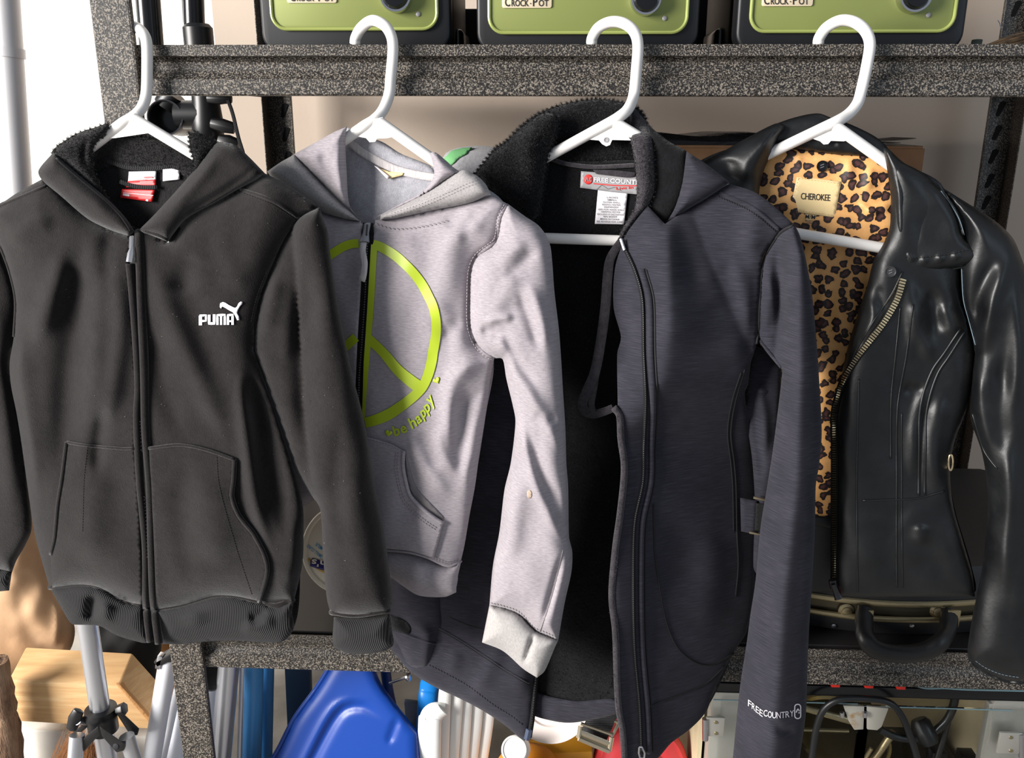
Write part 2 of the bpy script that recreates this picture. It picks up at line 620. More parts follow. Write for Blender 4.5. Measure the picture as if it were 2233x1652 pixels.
def leather():
    m = MT('black_leather', (17, 18, 20), 0.42, 0, 0.5)
    n = m.noise(260, 4, 0.6); n2 = m.noise(22, 4, 0.6)
    m.color(m.ramp(n2, [(0.3, (9, 10, 12)), (0.7, (15, 17, 19))]))
    m.rough(m.ramp(n2, [(0.3, (0.36, 0.36, 0.36, 1)), (0.7, (0.52, 0.52, 0.52, 1))]))
    m.bump(n2, 0.16, 0.004); m.bump(n, 0.18, 0.0008)
    return m.m
M_LEATHER = leather()
def leopard():
    m = MT('leopard_print_satin', (200, 140, 75), 0.55, 0, 0.4, 0.1)
    uv = m.coord('UV')
    nz = m.N.new('ShaderNodeTexNoise'); nz.inputs['Scale'].default_value = 105; nz.inputs['Detail'].default_value = 2
    m.L.new(uv, nz.inputs['Vector'])
    sub = m.N.new('ShaderNodeVectorMath'); sub.operation = 'SUBTRACT'; m.L.new(nz.outputs['Color'], sub.inputs[0]); sub.inputs[1].default_value = (.5, .5, .5)
    sc = m.N.new('ShaderNodeVectorMath'); sc.operation = 'SCALE'; m.L.new(sub.outputs[0], sc.inputs[0]); sc.inputs['Scale'].default_value = 0.0105
    ad = m.N.new('ShaderNodeVectorMath'); ad.operation = 'ADD'; m.L.new(uv, ad.inputs[0]); m.L.new(sc.outputs[0], ad.inputs[1])
    vo = m.N.new('ShaderNodeTexVoronoi'); vo.voronoi_dimensions = '2D'; vo.feature = 'F1'
    vo.inputs['Scale'].default_value = 92; vo.inputs['Randomness'].default_value = 0.8
    m.L.new(ad.outputs[0], vo.inputs['Vector'])
    d = vo.outputs['Distance']
    ring = m.ramp(d, [(0.0, (88, 56, 52)), (0.17, (72, 44, 42)), (0.25, (32, 21, 21)), (0.40, (34, 22, 20)), (0.43, (214, 158, 96)), (1.0, (226, 174, 112))])
    m.color(ring)
    m.bump(m.noise(60, 3), 0.2, 0.004)
    return m.m
M_LEOPARD = leopard()
M_WHITE = solid('white_hanger_plastic', (236, 232, 228), 0.32, 0, 0.5)
M_LIME = MT('lime_foil_print', (170, 190, 40), 0.42, 0, 0.5, 0).m
M_LIMEW = M_LIME
M_LOGO = solid('white_reflective_print', (235, 228, 235), 0.4)
M_SILVER = solid('silver_metal', (200, 200, 205), 0.28, 1.0)
M_DARKMETAL = solid('dark_zip_metal', (70, 70, 74), 0.4, 0.9)
M_GOLD = solid('pale_brass_teeth', (214, 196, 160), 0.3, 1.0)
M_BLACKPLASTIC = solid('black_plastic', (18, 18, 20), 0.38, 0, 0.5)
M_GLOSSBLACK = solid('gloss_black_plastic', (14, 15, 19), 0.22, 0, 0.5)
M_MATTEBLACK = solid('matte_black', (16, 16, 17), 0.8, 0, 0.3)
M_RED = solid('red_label_satin', (205, 38, 40), 0.45)
M_PAPERWHITE = solid('white_label_cloth', (226, 222, 226), 0.7)
M_GREYLABEL = solid('grey_label_satin', (150, 148, 150), 0.45)
M_INK = solid('black_ink', (24, 24, 26), 0.6)
M_GREYINK = solid('grey_ink', (105, 103, 106), 0.7)
M_REDINK = solid('red_ink', (214, 40, 36), 0.5)
M_CREAM = solid('cream_label_cloth', (226, 200, 148), 0.55, bump=(400, .2))
M_TAPE = heather('grey_twill_tape', (168, 162, 162), (192, 186, 186), (206, 200, 200), (500, 60))
M_THREAD = solid('pale_grey_thread', (170, 163, 166), 0.8)
M_DARKTHREAD = solid('dark_thread', (20, 19, 20), 0.8)
M_GREYTHREAD = solid('mid_grey_thread', (120, 114, 116), 0.8)
M_BLUETHREAD = solid('steel_blue_thread', (96, 112, 122), 0.7)
# ================================================================== SETTING
YW = 0.64
xc = at(466, 60, YW)[0]
M_WALL = MT('beige_wall_paint', (206, 190, 172), 0.75)
M_WALL.color(M_WALL.ramp(M_WALL.noise(3, 4), [(0.3, (190, 173, 157)), (0.7, (200, 184, 168))])); M_WALL.bump(M_WALL.noise(180, 4), 0.15, 0.001)
M_WALL = M_WALL.m
M_DOORW = solid('white_door_paint', (248, 244, 236), 0.6, bump=(60, .1))
M_CONC = solid('grey_concrete', (150, 146, 140), 0.85, bump=(40, .4), var=0.2)
def slab(name, x0, x1, y0, y1, z0, z1, mat, bevel=0.0):
    mb = MB().box(((x0 + x1) / 2, (y0 + y1) / 2, (z0 + z1) / 2), (x1 - x0, y1 - y0, z1 - z0))
    return mb.build(name, mat, None, bevel=bevel)
ZF = -1.12
struct(slab('wall_back', xc, 2.2, YW, YW + 0.08, ZF, 1.3, M_WALL))
struct(slab('door_1', -2.6, xc - 0.004, YW + 0.02, YW + 0.07, ZF, 1.3, M_DOORW))
struct(slab('floor', -2.6, 2.2, -1.6, YW + 0.08, ZF - 0.05, ZF, M_CONC))
struct(slab('baseboard_back', xc + 0.01, 2.2, YW - 0.012, YW, ZF, ZF + 0.09, M_DOORW, 0.003))

# ================================================================== STORAGE RACK
rack = thing('storage_rack', (0, 0.28, ZF), 'speckled grey-black metal storage rack whose beam holds the four hangers', 'shelf')
XL, XR, YR = -0.61, 0.63, 0.564
def post(xo, xi, yf, yb, side):
    """angle-iron post: broad plate facing the room and a side flange"""
    mb = MB()
    zc_, zh_ = (0.5 + ZF) / 2, 0.5 - ZF
    mb.box(((xo + xi) / 2, yf, zc_), (abs(xi - xo), 0.002, zh_))
    mb.box((xo, (yf + yb) / 2, zc_), (0.002, abs(yb - yf), zh_))
    # rolled outer edge lips
    mb.box((xi, (yf * 3 + yb) / 4 if abs(yf - yb) < .01 else yf + math.copysign(.003, yb - yf), zc_), (0.0025, 0.007, zh_))
    return mb.build('post', M_HAMMER, rack, bevel=0.0006, seg=1)
post(XL, XL + 0.040, -0.006, 0.032, 1)
post(XR + .0, XR - 0.040, -0.006, 0.032, 1)
pl = post(XL, XL + 0.040, YR, YR - 0.034, 1)
pr = post(XR - 0.004, XR - 0.044, YR, YR - 0.036, 1)
def slot_dark_plate(x, z, lean):  # black plate on the post face stands for the shade in a cut slot
    pts = []
    for k in range(20):
        a = 2 * math.pi * k / 20
        r = 0.0052 if math.sin(a) > 0 else 0.0036
        dy = 0.006 if math.sin(a) > 0 else -0.009
        pts.append((math.cos(a) * r + (lean * (0.0035 if math.sin(a) > 0 else -0.002)), math.sin(a) * r + dy))
    mb = MB().prism(pts, (x, YR - 0.0024, z), (1, 0, 0), (0, 0, 1), (0, 1, 0), 0.0012)
    return mb.build('slot_dark_plate', M_MATTEBLACK, rack)
for py in (240, 292, 344, 396):
    q = at(629, py, YR); slot_dark_plate(XL + 0.026, q[2], 1)
for py in (18, 236, 288, 340, 393, 440):
    q = at(2130, py, YR); slot_dark_plate(XR - 0.027, q[2], 1)

def beam(zt, hgt, name='beam'):
    """folded beam: upright lip, groove, sloping recess and broad lower face"""
    k = hgt / 0.0575
    pr_ = [(0.0, 0.0), (0.0, -0.0125 * k), (0.0055, -0.0135 * k), (0.0075, -0.0155 * k), (0.0042, -0.0165 * k),
           (0.0072, -0.019 * k), (0.0085, -0.024 * k), (0.0075, -0.030 * k), (0.003, -0.036 * k), (0.0, -0.039 * k), (-0.0008, -0.0445 * k), (-0.0008, -0.0560 * k),
           (0.0005, -hgt), (0.020, -hgt), (0.020, -hgt + 0.002), (0.011, -hgt + 0.003), (0.011, -0.012 * k), (0.0022, -0.0112 * k), (0.0022, 0.0)]
    x0, x1 = XL + 0.034, XR - 0.03
    V = [(x0, y, zt + z) for y, z in pr_] + [(x1, y, zt + z) for y, z in pr_]
    n = len(pr_)
    mb = MB().add(V, [tuple(range(n)), tuple(range(n, 2 * n))[::-1]] + [(i, (i + 1) % n, n + (i + 1) % n, n + i) for i in range(n)])
    b = mb.build(name, M_HAMMER, rack)
    return b
BH = -at(1100, 209, 0.0)[2] + at(1100, 97, 0.0)[2]
ZT = at(1100, 97, 0.0)[2]
beam(ZT, BH)
ZLB = -0.7587
beam(ZLB + BH, BH)
M_DECK = solid('dark_laminate_deck', (40, 38, 38), 0.45, bump=(60, .08))
DECK = ZT - 0.0125
DECK2 = ZLB + BH - 0.0015
def deck(z):
    mb = MB().box(((XL + XR) / 2, (0.0125 + YR - 0.006) / 2, z - 0.006), (XR - XL - 0.01, YR - 0.0185, 0.012))
    mb.build('deck_board', M_DECK, rack, bevel=0.0008, seg=1)
    for x in (XL + 0.004, XR - 0.008):
        MB().box((x, (0.034 + YR - 0.04) / 2, z - 0.018), (0.003, YR - 0.08, 0.016)).build('side_beam', M_HAMMER, rack)
    MB().box(((XL + XR) / 2, YR - 0.004, z - 0.014), (XR - XL - 0.09, 0.003, 0.018)).build('rear_beam', M_HAMMER, rack)
deck(DECK)
deck(DECK2)

# pale metal track at the far left
trk = MB()
a0, a1 = at(5, -80, 0.42), at(40, 430, 0.40)
a2 = a0 + (a1 - a0) * ((ZF - a0[2]) / (a1[2] - a0[2]))
trk.tube([a0, a1, a2], 0.021, 20)
for s_ in (0.35, 1.4):
    c_ = a0 + (a1 - a0) * s_
    trk.tube([c_, c_ + (a1 - a0) * 0.04], 0.0235, 20)
o = trk.build('metal_pole', solid('pale_galvanised_steel', (198, 196, 198), 0.5, 0.25))
tag(o, 'pale grey metal pole at the far left before the bright white door', 'pole')

# ================================================================== SLOW COOKERS ON THE TOP SHELF
M_POT = MT('dark_cooker_shell', (11, 12, 17), 0.48); M_POT.bump(M_POT.noise(300, 2), 0.05, 0.0004); M_POT = M_POT.m
M_GREEN = MT('green_metallic_enamel', (136, 144, 82), 0.4, 0.25); M_GREEN = M_GREEN.m
M_GREENRIM = MT('bright_green_rim', (166, 176, 100), 0.3, 0.2).m
M_CHROME = solid('chrome', (215, 215, 220), 0.12, 1.0)
M_BADGE = solid('cream_badge', (226, 208, 178), 0.4)
M_LID = MT('smoked_lid_glass', (120, 124, 124), 0.05); M_LID.b.inputs['Transmission Weight'].default_value = 0.8; M_LID = M_LID.m
M_STONE = solid('black_stoneware', (18, 17, 17), 0.2)

def rrect(x0, x1, y0, y1, r, n=8):
    P = []
    for cx, cy, a0 in ((x1 - r, y1 - r, 0), (x0 + r, y1 - r, 90), (x0 + r, y0 + r, 180), (x1 - r, y0 + r, 270)):
        for k in range(n + 1):
            a = math.radians(a0 + 90 * k / n)
            P.append((cx + r * math.cos(a), cy + r * math.sin(a)))
    return P

def cooker(xl, xr, yb, badge, knob, led, Yf, label, body_l, body_r):
    gl, gr = at(xl, yb, Yf), at(xr, yb, Yf)
    zb = gl[2]; gw = gr[0] - gl[0]; gx = (gl[0] + gr[0]) / 2
    bl, br = at(body_l, 90, Yf + 0.03)[0], at(body_r, 90, Yf + 0.03)[0]
    bx, bw = (bl + br) / 2, br - bl
    dz = DECK + 0.006
    t = thing('slow_cooker', (bx, Yf + 0.12, DECK), label, 'slow cooker', 'green slow cookers on the top shelf')
    # shell: rounded-rectangle rings, drawn in at the foot
    mb = MB(); rings = []
    dep = 0.25
    fw = gw + 0.026
    def ring(z, inset, rad):
        P = rrect(bx - bw / 2 + inset, bx + bw / 2 - inset, Yf + 0.004 + inset * .6, Yf + dep - inset, rad, 10)
        return [(x, y, z) for x, y in P]
    zs = [(dz, 0.012, 0.045), (dz + 0.006, 0.004, 0.05), (dz + 0.02, 0.0, 0.05), (dz + 0.10, 0.0, 0.05), (dz + 0.145, 0.003, 0.05), (dz + 0.15, 0.008, 0.05)]
    n = None; V = []; Fc = []
    for z, i, r in zs:
        R = ring(z, i, r); n = len(R); V += R
    for k in range(len(zs) - 1):
        for i in range(n):
            j = (i + 1) % n
            Fc.append((k * n + i, k * n + j, (k + 1) * n + j, (k + 1) * n + i))
    Fc.append(tuple(range(n))[::-1]); Fc.append(tuple(range((len(zs) - 1) * n, len(zs) * n)))
    mb.add(V, Fc)
    shell = mb.build('shell', M_POT, t)
    # front fascia with rounded corners
    pz1 = zb + 0.118
    P = rrect(gx - fw / 2, gx + fw / 2, dz + 0.001, pz1 + 0.012, 0.022, 8)
    MB().prism(P, (0, Yf - 0.004, 0), (1, 0, 0), (0, 0, 1), (0, 1, 0), 0.03).build('fascia', M_POT, t, bevel=0.004, seg=3)
    # green plate, dished inside a bright raised rim
    P = rrect(gx - gw / 2, gx + gw / 2, zb, pz1, 0.017, 8)
    plate = MB().prism(P, (0, Yf - 0.0062, 0), (1, 0, 0), (0, 0, 1), (0, 1, 0), 0.004).build('front_plate', M_GREEN, t, bevel=0.001)
    P3 = [(x, Yf - 0.0066, z) for x, z in rrect(gx - gw / 2 + .001, gx + gw / 2 - .001, zb + .001, pz1 - .001, 0.016, 8)]
    MB().tube(P3 + P3[:2], 0.0019, 8, False).build('plate_rim', M_GREENRIM, plate)
    G = Plane((gx, Yf - 0.0064, 0)); flat = Relief(0.0)
    # badge
    b0 = at(badge[0], badge[2], Yf - .006); b1 = at(badge[1], badge[2], Yf - .006)
    P = rrect(b0[0], b1[0], b0[2], b0[2] + 0.016, 0.0022, 4)
    bd = MB().prism(P, (0, Yf - 0.0078, 0), (1, 0, 0), (0, 0, 1), (0, 1, 0), 0.0016).build('badge', M_BADGE, t, bevel=0.0005)
    Gb = Plane((gx, Yf - 0.0079, 0))
    yb_ = badge[2] - 4.5; w_ = badge[1] - badge[0]
    x_ = badge[0] + 6
    xs = x_; tot = w_ - 12
    text('lettering', Gb, flat, 'C', (xs, yb_), (xs + tot * .115, yb_), 19, M_INK, bd, 0.0004, 0.012)
    text('lettering', Gb, flat, 'ROCK', (xs + tot * .15, yb_), (xs + tot * .54, yb_), 14, M_INK, bd, 0.0004, 0.012)
    text('lettering', Gb, flat, '\u00b7', (xs + tot * .57, yb_ + 1), (xs + tot * .595, yb_ + 1), 14, M_INK, bd, 0.0004, 0.01)
    text('lettering', Gb, flat, 'P', (xs + tot * .635, yb_), (xs + tot * .735, yb_), 19, M_INK, bd, 0.0004, 0.012)
    text('lettering', Gb, flat, 'OT', (xs + tot * .765, yb_), (xs + tot * .99, yb_), 14, M_INK, bd, 0.0004, 0.012)
    # knob: chrome ring, black dial with a pale pointer
    kc = at(knob[0], knob[1], Yf - .006); kr = knob[2] * 0.00047
    kn = MB().lathe([(kr, 0.0), (kr, 0.010), (kr * .96, 0.0125), (kr * .84, 0.0125), (kr * .82, 0.008)], (kc[0], Yf - .006, kc[2]), (0, -1, 0), 40).build('knob', M_CHROME, t)
    MB().lathe([(kr * .83, 0.0), (kr * .83, 0.013), (kr * .70, 0.0175), (0, 0.0185)], (kc[0], Yf - .006, kc[2]), (0, -1, 0), 40).build('dial', M_GLOSSBLACK, kn)
    MB().box((kc[0] - kr * .35, Yf - .0245, kc[2] + kr * .45), (0.003, 0.0015, 0.012), Matrix.Rotation(math.radians(-38), 3, 'Y')).build('pointer', M_BADGE, kn, bevel=.0003)
    lc = at(led[0], led[1], Yf - .006)
    MB().lathe([(0.0026, 0.0), (0.0026, 0.0012), (0.0016, 0.002), (0, 0.0022)], (lc[0], Yf - .006, lc[2]), (0, -1, 0), 16).build('indicator_light', M_GREYLABEL, t)
    # feet, side handles, stoneware and lid (above the frame)
    for sx in (-1, 1):
        for yy in (Yf + 0.03, Yf + dep - 0.04):
            MB().lathe([(0.011, 0), (0.013, 0.008), (0.010, 0.012)], (bx + sx * (bw / 2 - 0.045), yy, DECK), (0, 0, 1), 16).build('foot', M_MATTEBLACK, t)
        MB().box((bx + sx * (bw / 2 - 0.002), Yf + dep * .55, dz + 0.020), (0.018, 0.09, 0.034)).build('side_handle', M_GLOSSBLACK, t, bevel=0.006, seg=3)
    R = lambda i, r: rrect(bx - bw / 2 + i, bx + bw / 2 - i, Yf + .004 + i, Yf + dep - i, r, 10)
    def loft(name, levels, mat):
        V = []; Fc = []
        for z, i, r in levels:
            P = R(i, r); n = len(P); V += [(x, y, z) for x, y in P]
        for k in range(len(levels) - 1):
            for i in range(n):
                j = (i + 1) % n
                Fc.append((k * n + i, k * n + j, (k + 1) * n + j, (k + 1) * n + i))
        Fc.append(tuple(range(n))[::-1]); Fc.append(tuple(range((len(levels) - 1) * n, len(levels) * n)))
        return MB().add(V, Fc).build(name, mat, t)
    loft('stoneware_rim', [(dz + .148, .012, .045), (dz + .160, .006, .05), (dz + .163, .010, .05)], M_STONE)
    ld = loft('lid', [(dz + .163, .014, .045), (dz + .172, .018, .045), (dz + .185, .045, .04), (dz + .190, .08, .02)], M_LID)
    MB().lathe([(.012, 0), (.010, .01), (.018, .018), (.016, .026), (0, .028)], (bx, Yf + dep / 2, dz + .189), (0, 0, 1), 24).build('lid_knob', M_GLOSSBLACK, ld)
    return t
cooker(597, 957, 67, (627, 735, 7), (866, -8, 37), (912, 31), 0.060, 'narrow green slow cooker nearest the corner post of the rack, leftmost of three', 570, 985)
cooker(1066, 1496, 75, (1095, 1203, 18), (1407, 0, 35), (1449, 40), 0.055, 'green slow cooker in the middle, between the second and third hanger hooks', 1046, 1524)
cooker(1630, 2073, 72, (1660, 1771, 14), (1989, -8, 37), (2024, 33), 0.055, 'green slow cooker on the right, above the leopard-lined leather jacket', 1594, 2086)

# black box between the first two cookers
bx_ = MB().box((at(1003, 60, .36)[0], 0.40, DECK + 0.042), (0.13, 0.12, 0.090)).build('black_box', M_MATTEBLACK, None, bevel=0.004)
tag(bx_, 'low matte black box on the top shelf behind the gap between left cookers', 'box')
bx2 = MB().box((at(1545, 60, .36)[0], 0.42, DECK + 0.09), (0.10, 0.12, 0.18)).build('black_canister', M_MATTEBLACK, None, bevel=0.012, seg=3)
tag(bx2, 'dark upright case on the top shelf behind the gap between right cookers', 'box')

# brown sticks lying on the shelf at the right
M_STICK = MT('dry_brown_stem', (112, 84, 54), 0.7); M_STICK.color(M_STICK.ramp(M_STICK.noise(90, 3), [(0.3, (84, 62, 42)), (0.7, (150, 118, 80))])); M_STICK.bump(M_STICK.noise(200, 3), .4, .001); M_STICK = M_STICK.m
stk = thing('stick_bundle', at(2180, 80, 0.25), 'bundle of dry brown stems lying on the top shelf at the far right', 'sticks')
z0 = DECK
for i in range(9):
    r_ = 0.0035 + 0.0012 * (i % 3)
    za = z0 + r_ + 0.006 * (i // 3); 
    A = np.array([at(2088 + 5 * i, 80, .2)[0], 0.16 + 0.012 * (i % 3), za])
    B = np.array([at(2330, 60, .2)[0], 0.20 + 0.02 * (i % 3), za + 0.016 + 0.006 * (i // 3)])
    mid = (A + B) / 2 + np.array([0, .004 * (i % 2), .004 * math.sin(i)])
    MB().tube(curve3([A, mid, B], 5), [r_ * .7] + [r_] * 9 + [r_ * .8], 8).build('stem', M_STICK, stk)
MB().tube(curve3([np.array([at(2105, 88, .15)[0], .14, z0 + .002]), np.array([at(2128, 76, .15)[0], .15, z0 + .012]), np.array([at(2143, 64, .15)[0], .16, z0 + .03])], 6), .006, 8, True, ((0, 0, 1), .25)).build('leaf_blade', solid('grey_green_leaf', (74, 84, 74), .6), stk)
MB().tube([at(2183, 62, .13), at(2180, 50, .13), at(2176, 44, .13)], .0006, 5).build('pale_fibre', M_PAPERWHITE, stk)

# ================================================================== SPOTTING SCOPE TRIPOD BEHIND THE POST
tp = thing('scope_tripod', at(380, 330, 0.30), 'folded black tripod with round scope tube behind the rack corner post', 'tripod')
YT = 0.26
MB().tube([at(318, -60, YT), at(330, 95, YT), at(336, 205, YT)], 0.0158, 20).build('leg', M_GLOSSBLACK, tp)
MB().tube([at(300, -60, YT + .05), at(306, 95, YT + .05)], 0.005, 12).build('brace', M_SILVER, tp)
lg = MB().tube([at(420, -60, YT), at(424, 60, YT)], 0.0135, 20).build('leg', M_GLOSSBLACK, tp)
MB().tube([at(402, -60, YT + .03), at(408, 50, YT + .03)], 0.006, 12).build('brace', M_SILVER, tp)
MB().lathe([(0.0150, 0), (0.0195, -0.005), (0.0195, -0.030), (0.0165, -0.034)], at(430, 52, YT), (0, 0, 1), 24).build('leg_clamp', M_BLACKPLASTIC, lg)
MB().tube([at(432, 85, YT), at(440, 215, YT)], 0.0125, 18).build('lower_leg', M_BLACKPLASTIC, lg)
cS = at(360, 256, YT - .02)
sc_ = MB().lathe([(0.0, -0.032), (0.0190, -0.032), (0.0205, -0.002), (0.0228, 0.0), (0.0232, -0.004), (0.0232, -0.016), (0.0215, -0.018), (0.0215, -0.085), (0.017, -0.10), (0.0, -0.10)], cS, (0.16, -1, 0.05), 36).build('scope_tube', M_BLACKPLASTIC, tp)
MB().lathe([(0.0, -0.028), (0.0188, -0.030), (0, -0.031)], cS, (0.16, -1, 0.05), 32).build('lens', M_GLOSSBLACK, sc_)
MB().lathe([(0.0214, .0), (0.0218, .0014), (0.0234, 0.0014), (0.0236, -0.002)], cS, (0.16, -1, 0.05), 36, False).build('lens_ring', M_DARKMETAL, sc_)
MB().tube([at(380, 205, YT), at(362, 232, YT)], 0.017, 16).build('scope_collar', M_BLACKPLASTIC, tp)
MB().tube([at(388, 250, YT), at(450, 250, YT)], 0.019, 20).build('cross_arm', M_BLACKPLASTIC, tp)
MB().lathe([(0.018, 0.046), (0.0185, 0.02), (0.021, 0.0), (0.021, -0.02), (0.0165, -0.028), (0.0165, -0.034), (0.021, -0.042), (0.022, -0.075), (0.018, -0.082)], at(452, 262, YT), (0.02, 0, 1), 28).build('head', M_BLACKPLASTIC, tp)
def knob_(x0, y0, x1, y1, r, Y):
    return MB().tube([at(x0, y0, Y), at((x0 + x1) / 2, (y0 + y1) / 2, Y), at(x1, y1, Y)], [r * .75, r, r * .8], 8, True, ((0, -1, 0), .7)).build('knob', M_BLACKPLASTIC, tp, bevel=.001)
knob_(452, 214, 505, 214, 0.0085, YT - .025)
knob_(460, 268, 512, 280, 0.0095, YT - .025)
knob_(476, 306, 520, 318, 0.0115, YT - .02)
MB().tube([at(320, 303, YT - .01), at(352, 305, YT - .01)], 0.0095, 16).build('eyepiece', M_DARKMETAL, tp)
MB().tube(curve3([at(497, 218, YT - .03), at(508, 250, YT - .03), at(520, 300, YT - .03), at(534, 350, YT - .03), at(540, 420, YT - .03)], 5), 0.0026, 8, True, ((0, -1, 0), .4)).build('strap', M_MATTEBLACK, tp)
MB().tube([at(452, 330, YT), np.array([at(462, 600, YT)[0], YT + .02, DECK2 + .002])], 0.0125, 16).build('centre_column', M_BLACKPLASTIC, tp)

# ================================================================== BOX, BUNDLE, CASE ON THE LOWER SHELF
M_CARD = MT('brown_cardboard', (150, 112, 80), 0.85); M_CARD.color(M_CARD.ramp(M_CARD.noise(30, 4), [(.3, (140, 104, 74)), (.7, (162, 124, 92))])); M_CARD.bump(M_CARD.wave(900, 'X', M_CARD.coord()), .08, .0004); M_CARD = M_CARD.m
YB = 0.40
b0 = at(1425, 322, YB); b1 = at(2018, 318, YB)
bz = b1[2]
box_ = thing('cardboard_box', ((b0[0] + b1[0]) / 2, YB + .06, DECK2), 'tall brown cardboard box standing on the lower shelf behind the jackets', 'box')
def plate(name, x0, x1, y0, y1, z0, z1, mat, par, bevel=.0006, R=None):
    return MB().box(((x0 + x1) / 2, (y0 + y1) / 2, (z0 + z1) / 2), (x1 - x0, y1 - y0, z1 - z0), R).build(name, mat, par, bevel=bevel, seg=1)
plate('front_panel', b0[0], b1[0], YB, YB + .004, DECK2, bz - .004, M_CARD, box_)
plate('rear_panel', b0[0], b1[0], YB + .116, YB + .12, DECK2, bz - .004, M_CARD, box_)
plate('side_panel', b0[0], b0[0] + .004, YB + .004, YB + .116, DECK2, bz - .004, M_CARD, box_)
plate('side_panel', b1[0] - .004, b1[0], YB + .004, YB + .116, DECK2, bz - .004, M_CARD, box_)
plate('top_flap', b0[0] + .002, b1[0] - .004, YB - .002, YB + .12, bz - .004, bz, M_CARD, box_)
# flattened bag and papers lying on the box
M_FILM = MT('clear_wrap_over_black', (44, 44, 50), 0.18); M_FILM.bump(M_FILM.noise(30, 4, .6, M_FILM.coord('Object', (1, 1, 4))), 0.6, .01); M_FILM = M_FILM.m
x0_, x1_ = at(1400, 300, YB)[0], at(1700, 300, YB)[0]
V = []; Fc = []
nx, ny = 26, 8
zt_ = at(1550, 291, YB)[2]
for side in (0, 1):
    for i in range(nx):
        for j in range(ny):
            u, v = i / (nx - 1), j / (ny - 1)
            e = prof(np.array([min(u, 1 - u) * 8]))[0] * prof(np.array([min(v, 1 - v) * 3]))[0]
            z = bz + 0.0004 + side * (zt_ - bz - .0005) * (0.35 + .65 * e) * (1 + .18 * math.sin(9 * u + 4 * v))
            V.append((x0_ + u * (x1_ - x0_), YB - .004 + v * .115, z))
def g_(s, i, j): return s * nx * ny + i * ny + j
for i in range(nx - 1):
    for j in range(ny - 1):
        Fc.append((g_(1, i, j), g_(1, i + 1, j), g_(1, i + 1, j + 1), g_(1, i, j + 1)))
        Fc.append((g_(0, i, j), g_(0, i, j + 1), g_(0, i + 1, j + 1), g_(0, i + 1, j)))
for i in range(nx - 1):
    Fc.append((g_(0, i, 0), g_(0, i + 1, 0), g_(1, i + 1, 0), g_(1, i, 0))); Fc.append((g_(0, i, ny - 1), g_(1, i, ny - 1), g_(1, i + 1, ny - 1), g_(0, i + 1, ny - 1)))
for j in range(ny - 1):
    Fc.append((g_(0, 0, j), g_(1, 0, j), g_(1, 0, j + 1), g_(0, 0, j + 1))); Fc.append((g_(0, nx - 1, j), g_(0, nx - 1, j + 1), g_(1, nx - 1, j + 1), g_(1, nx - 1, j)))
o = MB().add(V, Fc).build('wrapped_packet', M_FILM)
tag(o, 'dark plastic-wrapped flat packet lying on the tall cardboard box', 'packet')
M_PAPER = solid('grey_printed_paper', (120, 112, 100), 0.6, var=.15)
pp = thing('paper_stack', (at(1950, 312, YB)[0], YB + .05, bz), 'few loose grey sheets of paper on the right end of the cardboard box', 'papers')
for k, (xa, xb, an, th) in enumerate(((1900, 1992, 3, .0014), (1893, 1965, -5, .0012), (1905, 2000, 8, .001))):
    A, B = at(xa, 310, YB)[0], at(xb, 310, YB)[0]
    zc = bz + .0002 + .0026 * k
    V = []; Fc = []
    for i in range(9):
        u = i / 8
        z = zc + (.004 * u * u if k == 2 else .0006 * math.sin(5 * u + k)) + (.0008 if k else 0)
        for y in (YB - .003 + .004 * k * u, YB + .10):
            V.append((A + u * (B - A), y, z)); V.append((A + u * (B - A), y, z + th))
    for i in range(8):
        a = i * 4; b = a + 4
        Fc += [(a + 1, b + 1, b + 3, a + 3), (a, a + 2, b + 2, b), (a, b, b + 1, a + 1), (a + 2, a + 3, b + 3, b + 2)]
    Fc += [(0, 1, 3, 2), (32, 34, 35, 33)]
    MB().add(V, Fc).build('sheet', M_PAPER, pp)

# grey cloth roll with a green stripe, peeping out between grey hoodie and softshell
M_CLOTHG = heather('grey_towel_cloth', (168, 166, 170), (190, 188, 192), (206, 204, 208), (300, 300))
M_MINT = solid('mint_green_print', (132, 204, 136), 0.7)
Gr = Plane((at(1030, 400, .10)[0], 0.10, -.3), 0)
rolld = Relief(0.0, 0.05, 60, poly=[(965, 345), (985, 326), (1030, 318), (1075, 320), (1120, 330), (1180, 380), (1200, 520), (1190, 1335, 1), (970, 1335, 1)])
rb = Relief(0.0, -0.05, 60, poly=[(965, 345), (985, 326), (1030, 318), (1075, 320), (1120, 330), (1180, 380), (1200, 520), (1190, 1335, 1), (970, 1335, 1)])
ro = panel('cloth_roll', Gr, [(965, 345), (985, 326), (1030, 318), (1075, 320), (1120, 330), (1180, 380), (1200, 520), (1190, 1335, 1), (970, 1335, 1)], rolld, M_CLOTHG, None, back=rb, step=14)
tag(ro, 'rolled pale grey cloth with mint green stripe between grey and fleece-collared jackets', 'cloth')
decal('green_stripe', Gr, rolld, [(968, 345), (985, 328), (1010, 322), (1030, 321), (1018, 335), (1000, 345), (985, 360), (975, 372), (965, 365)], M_MINT, ro, .0012, .001, 5)

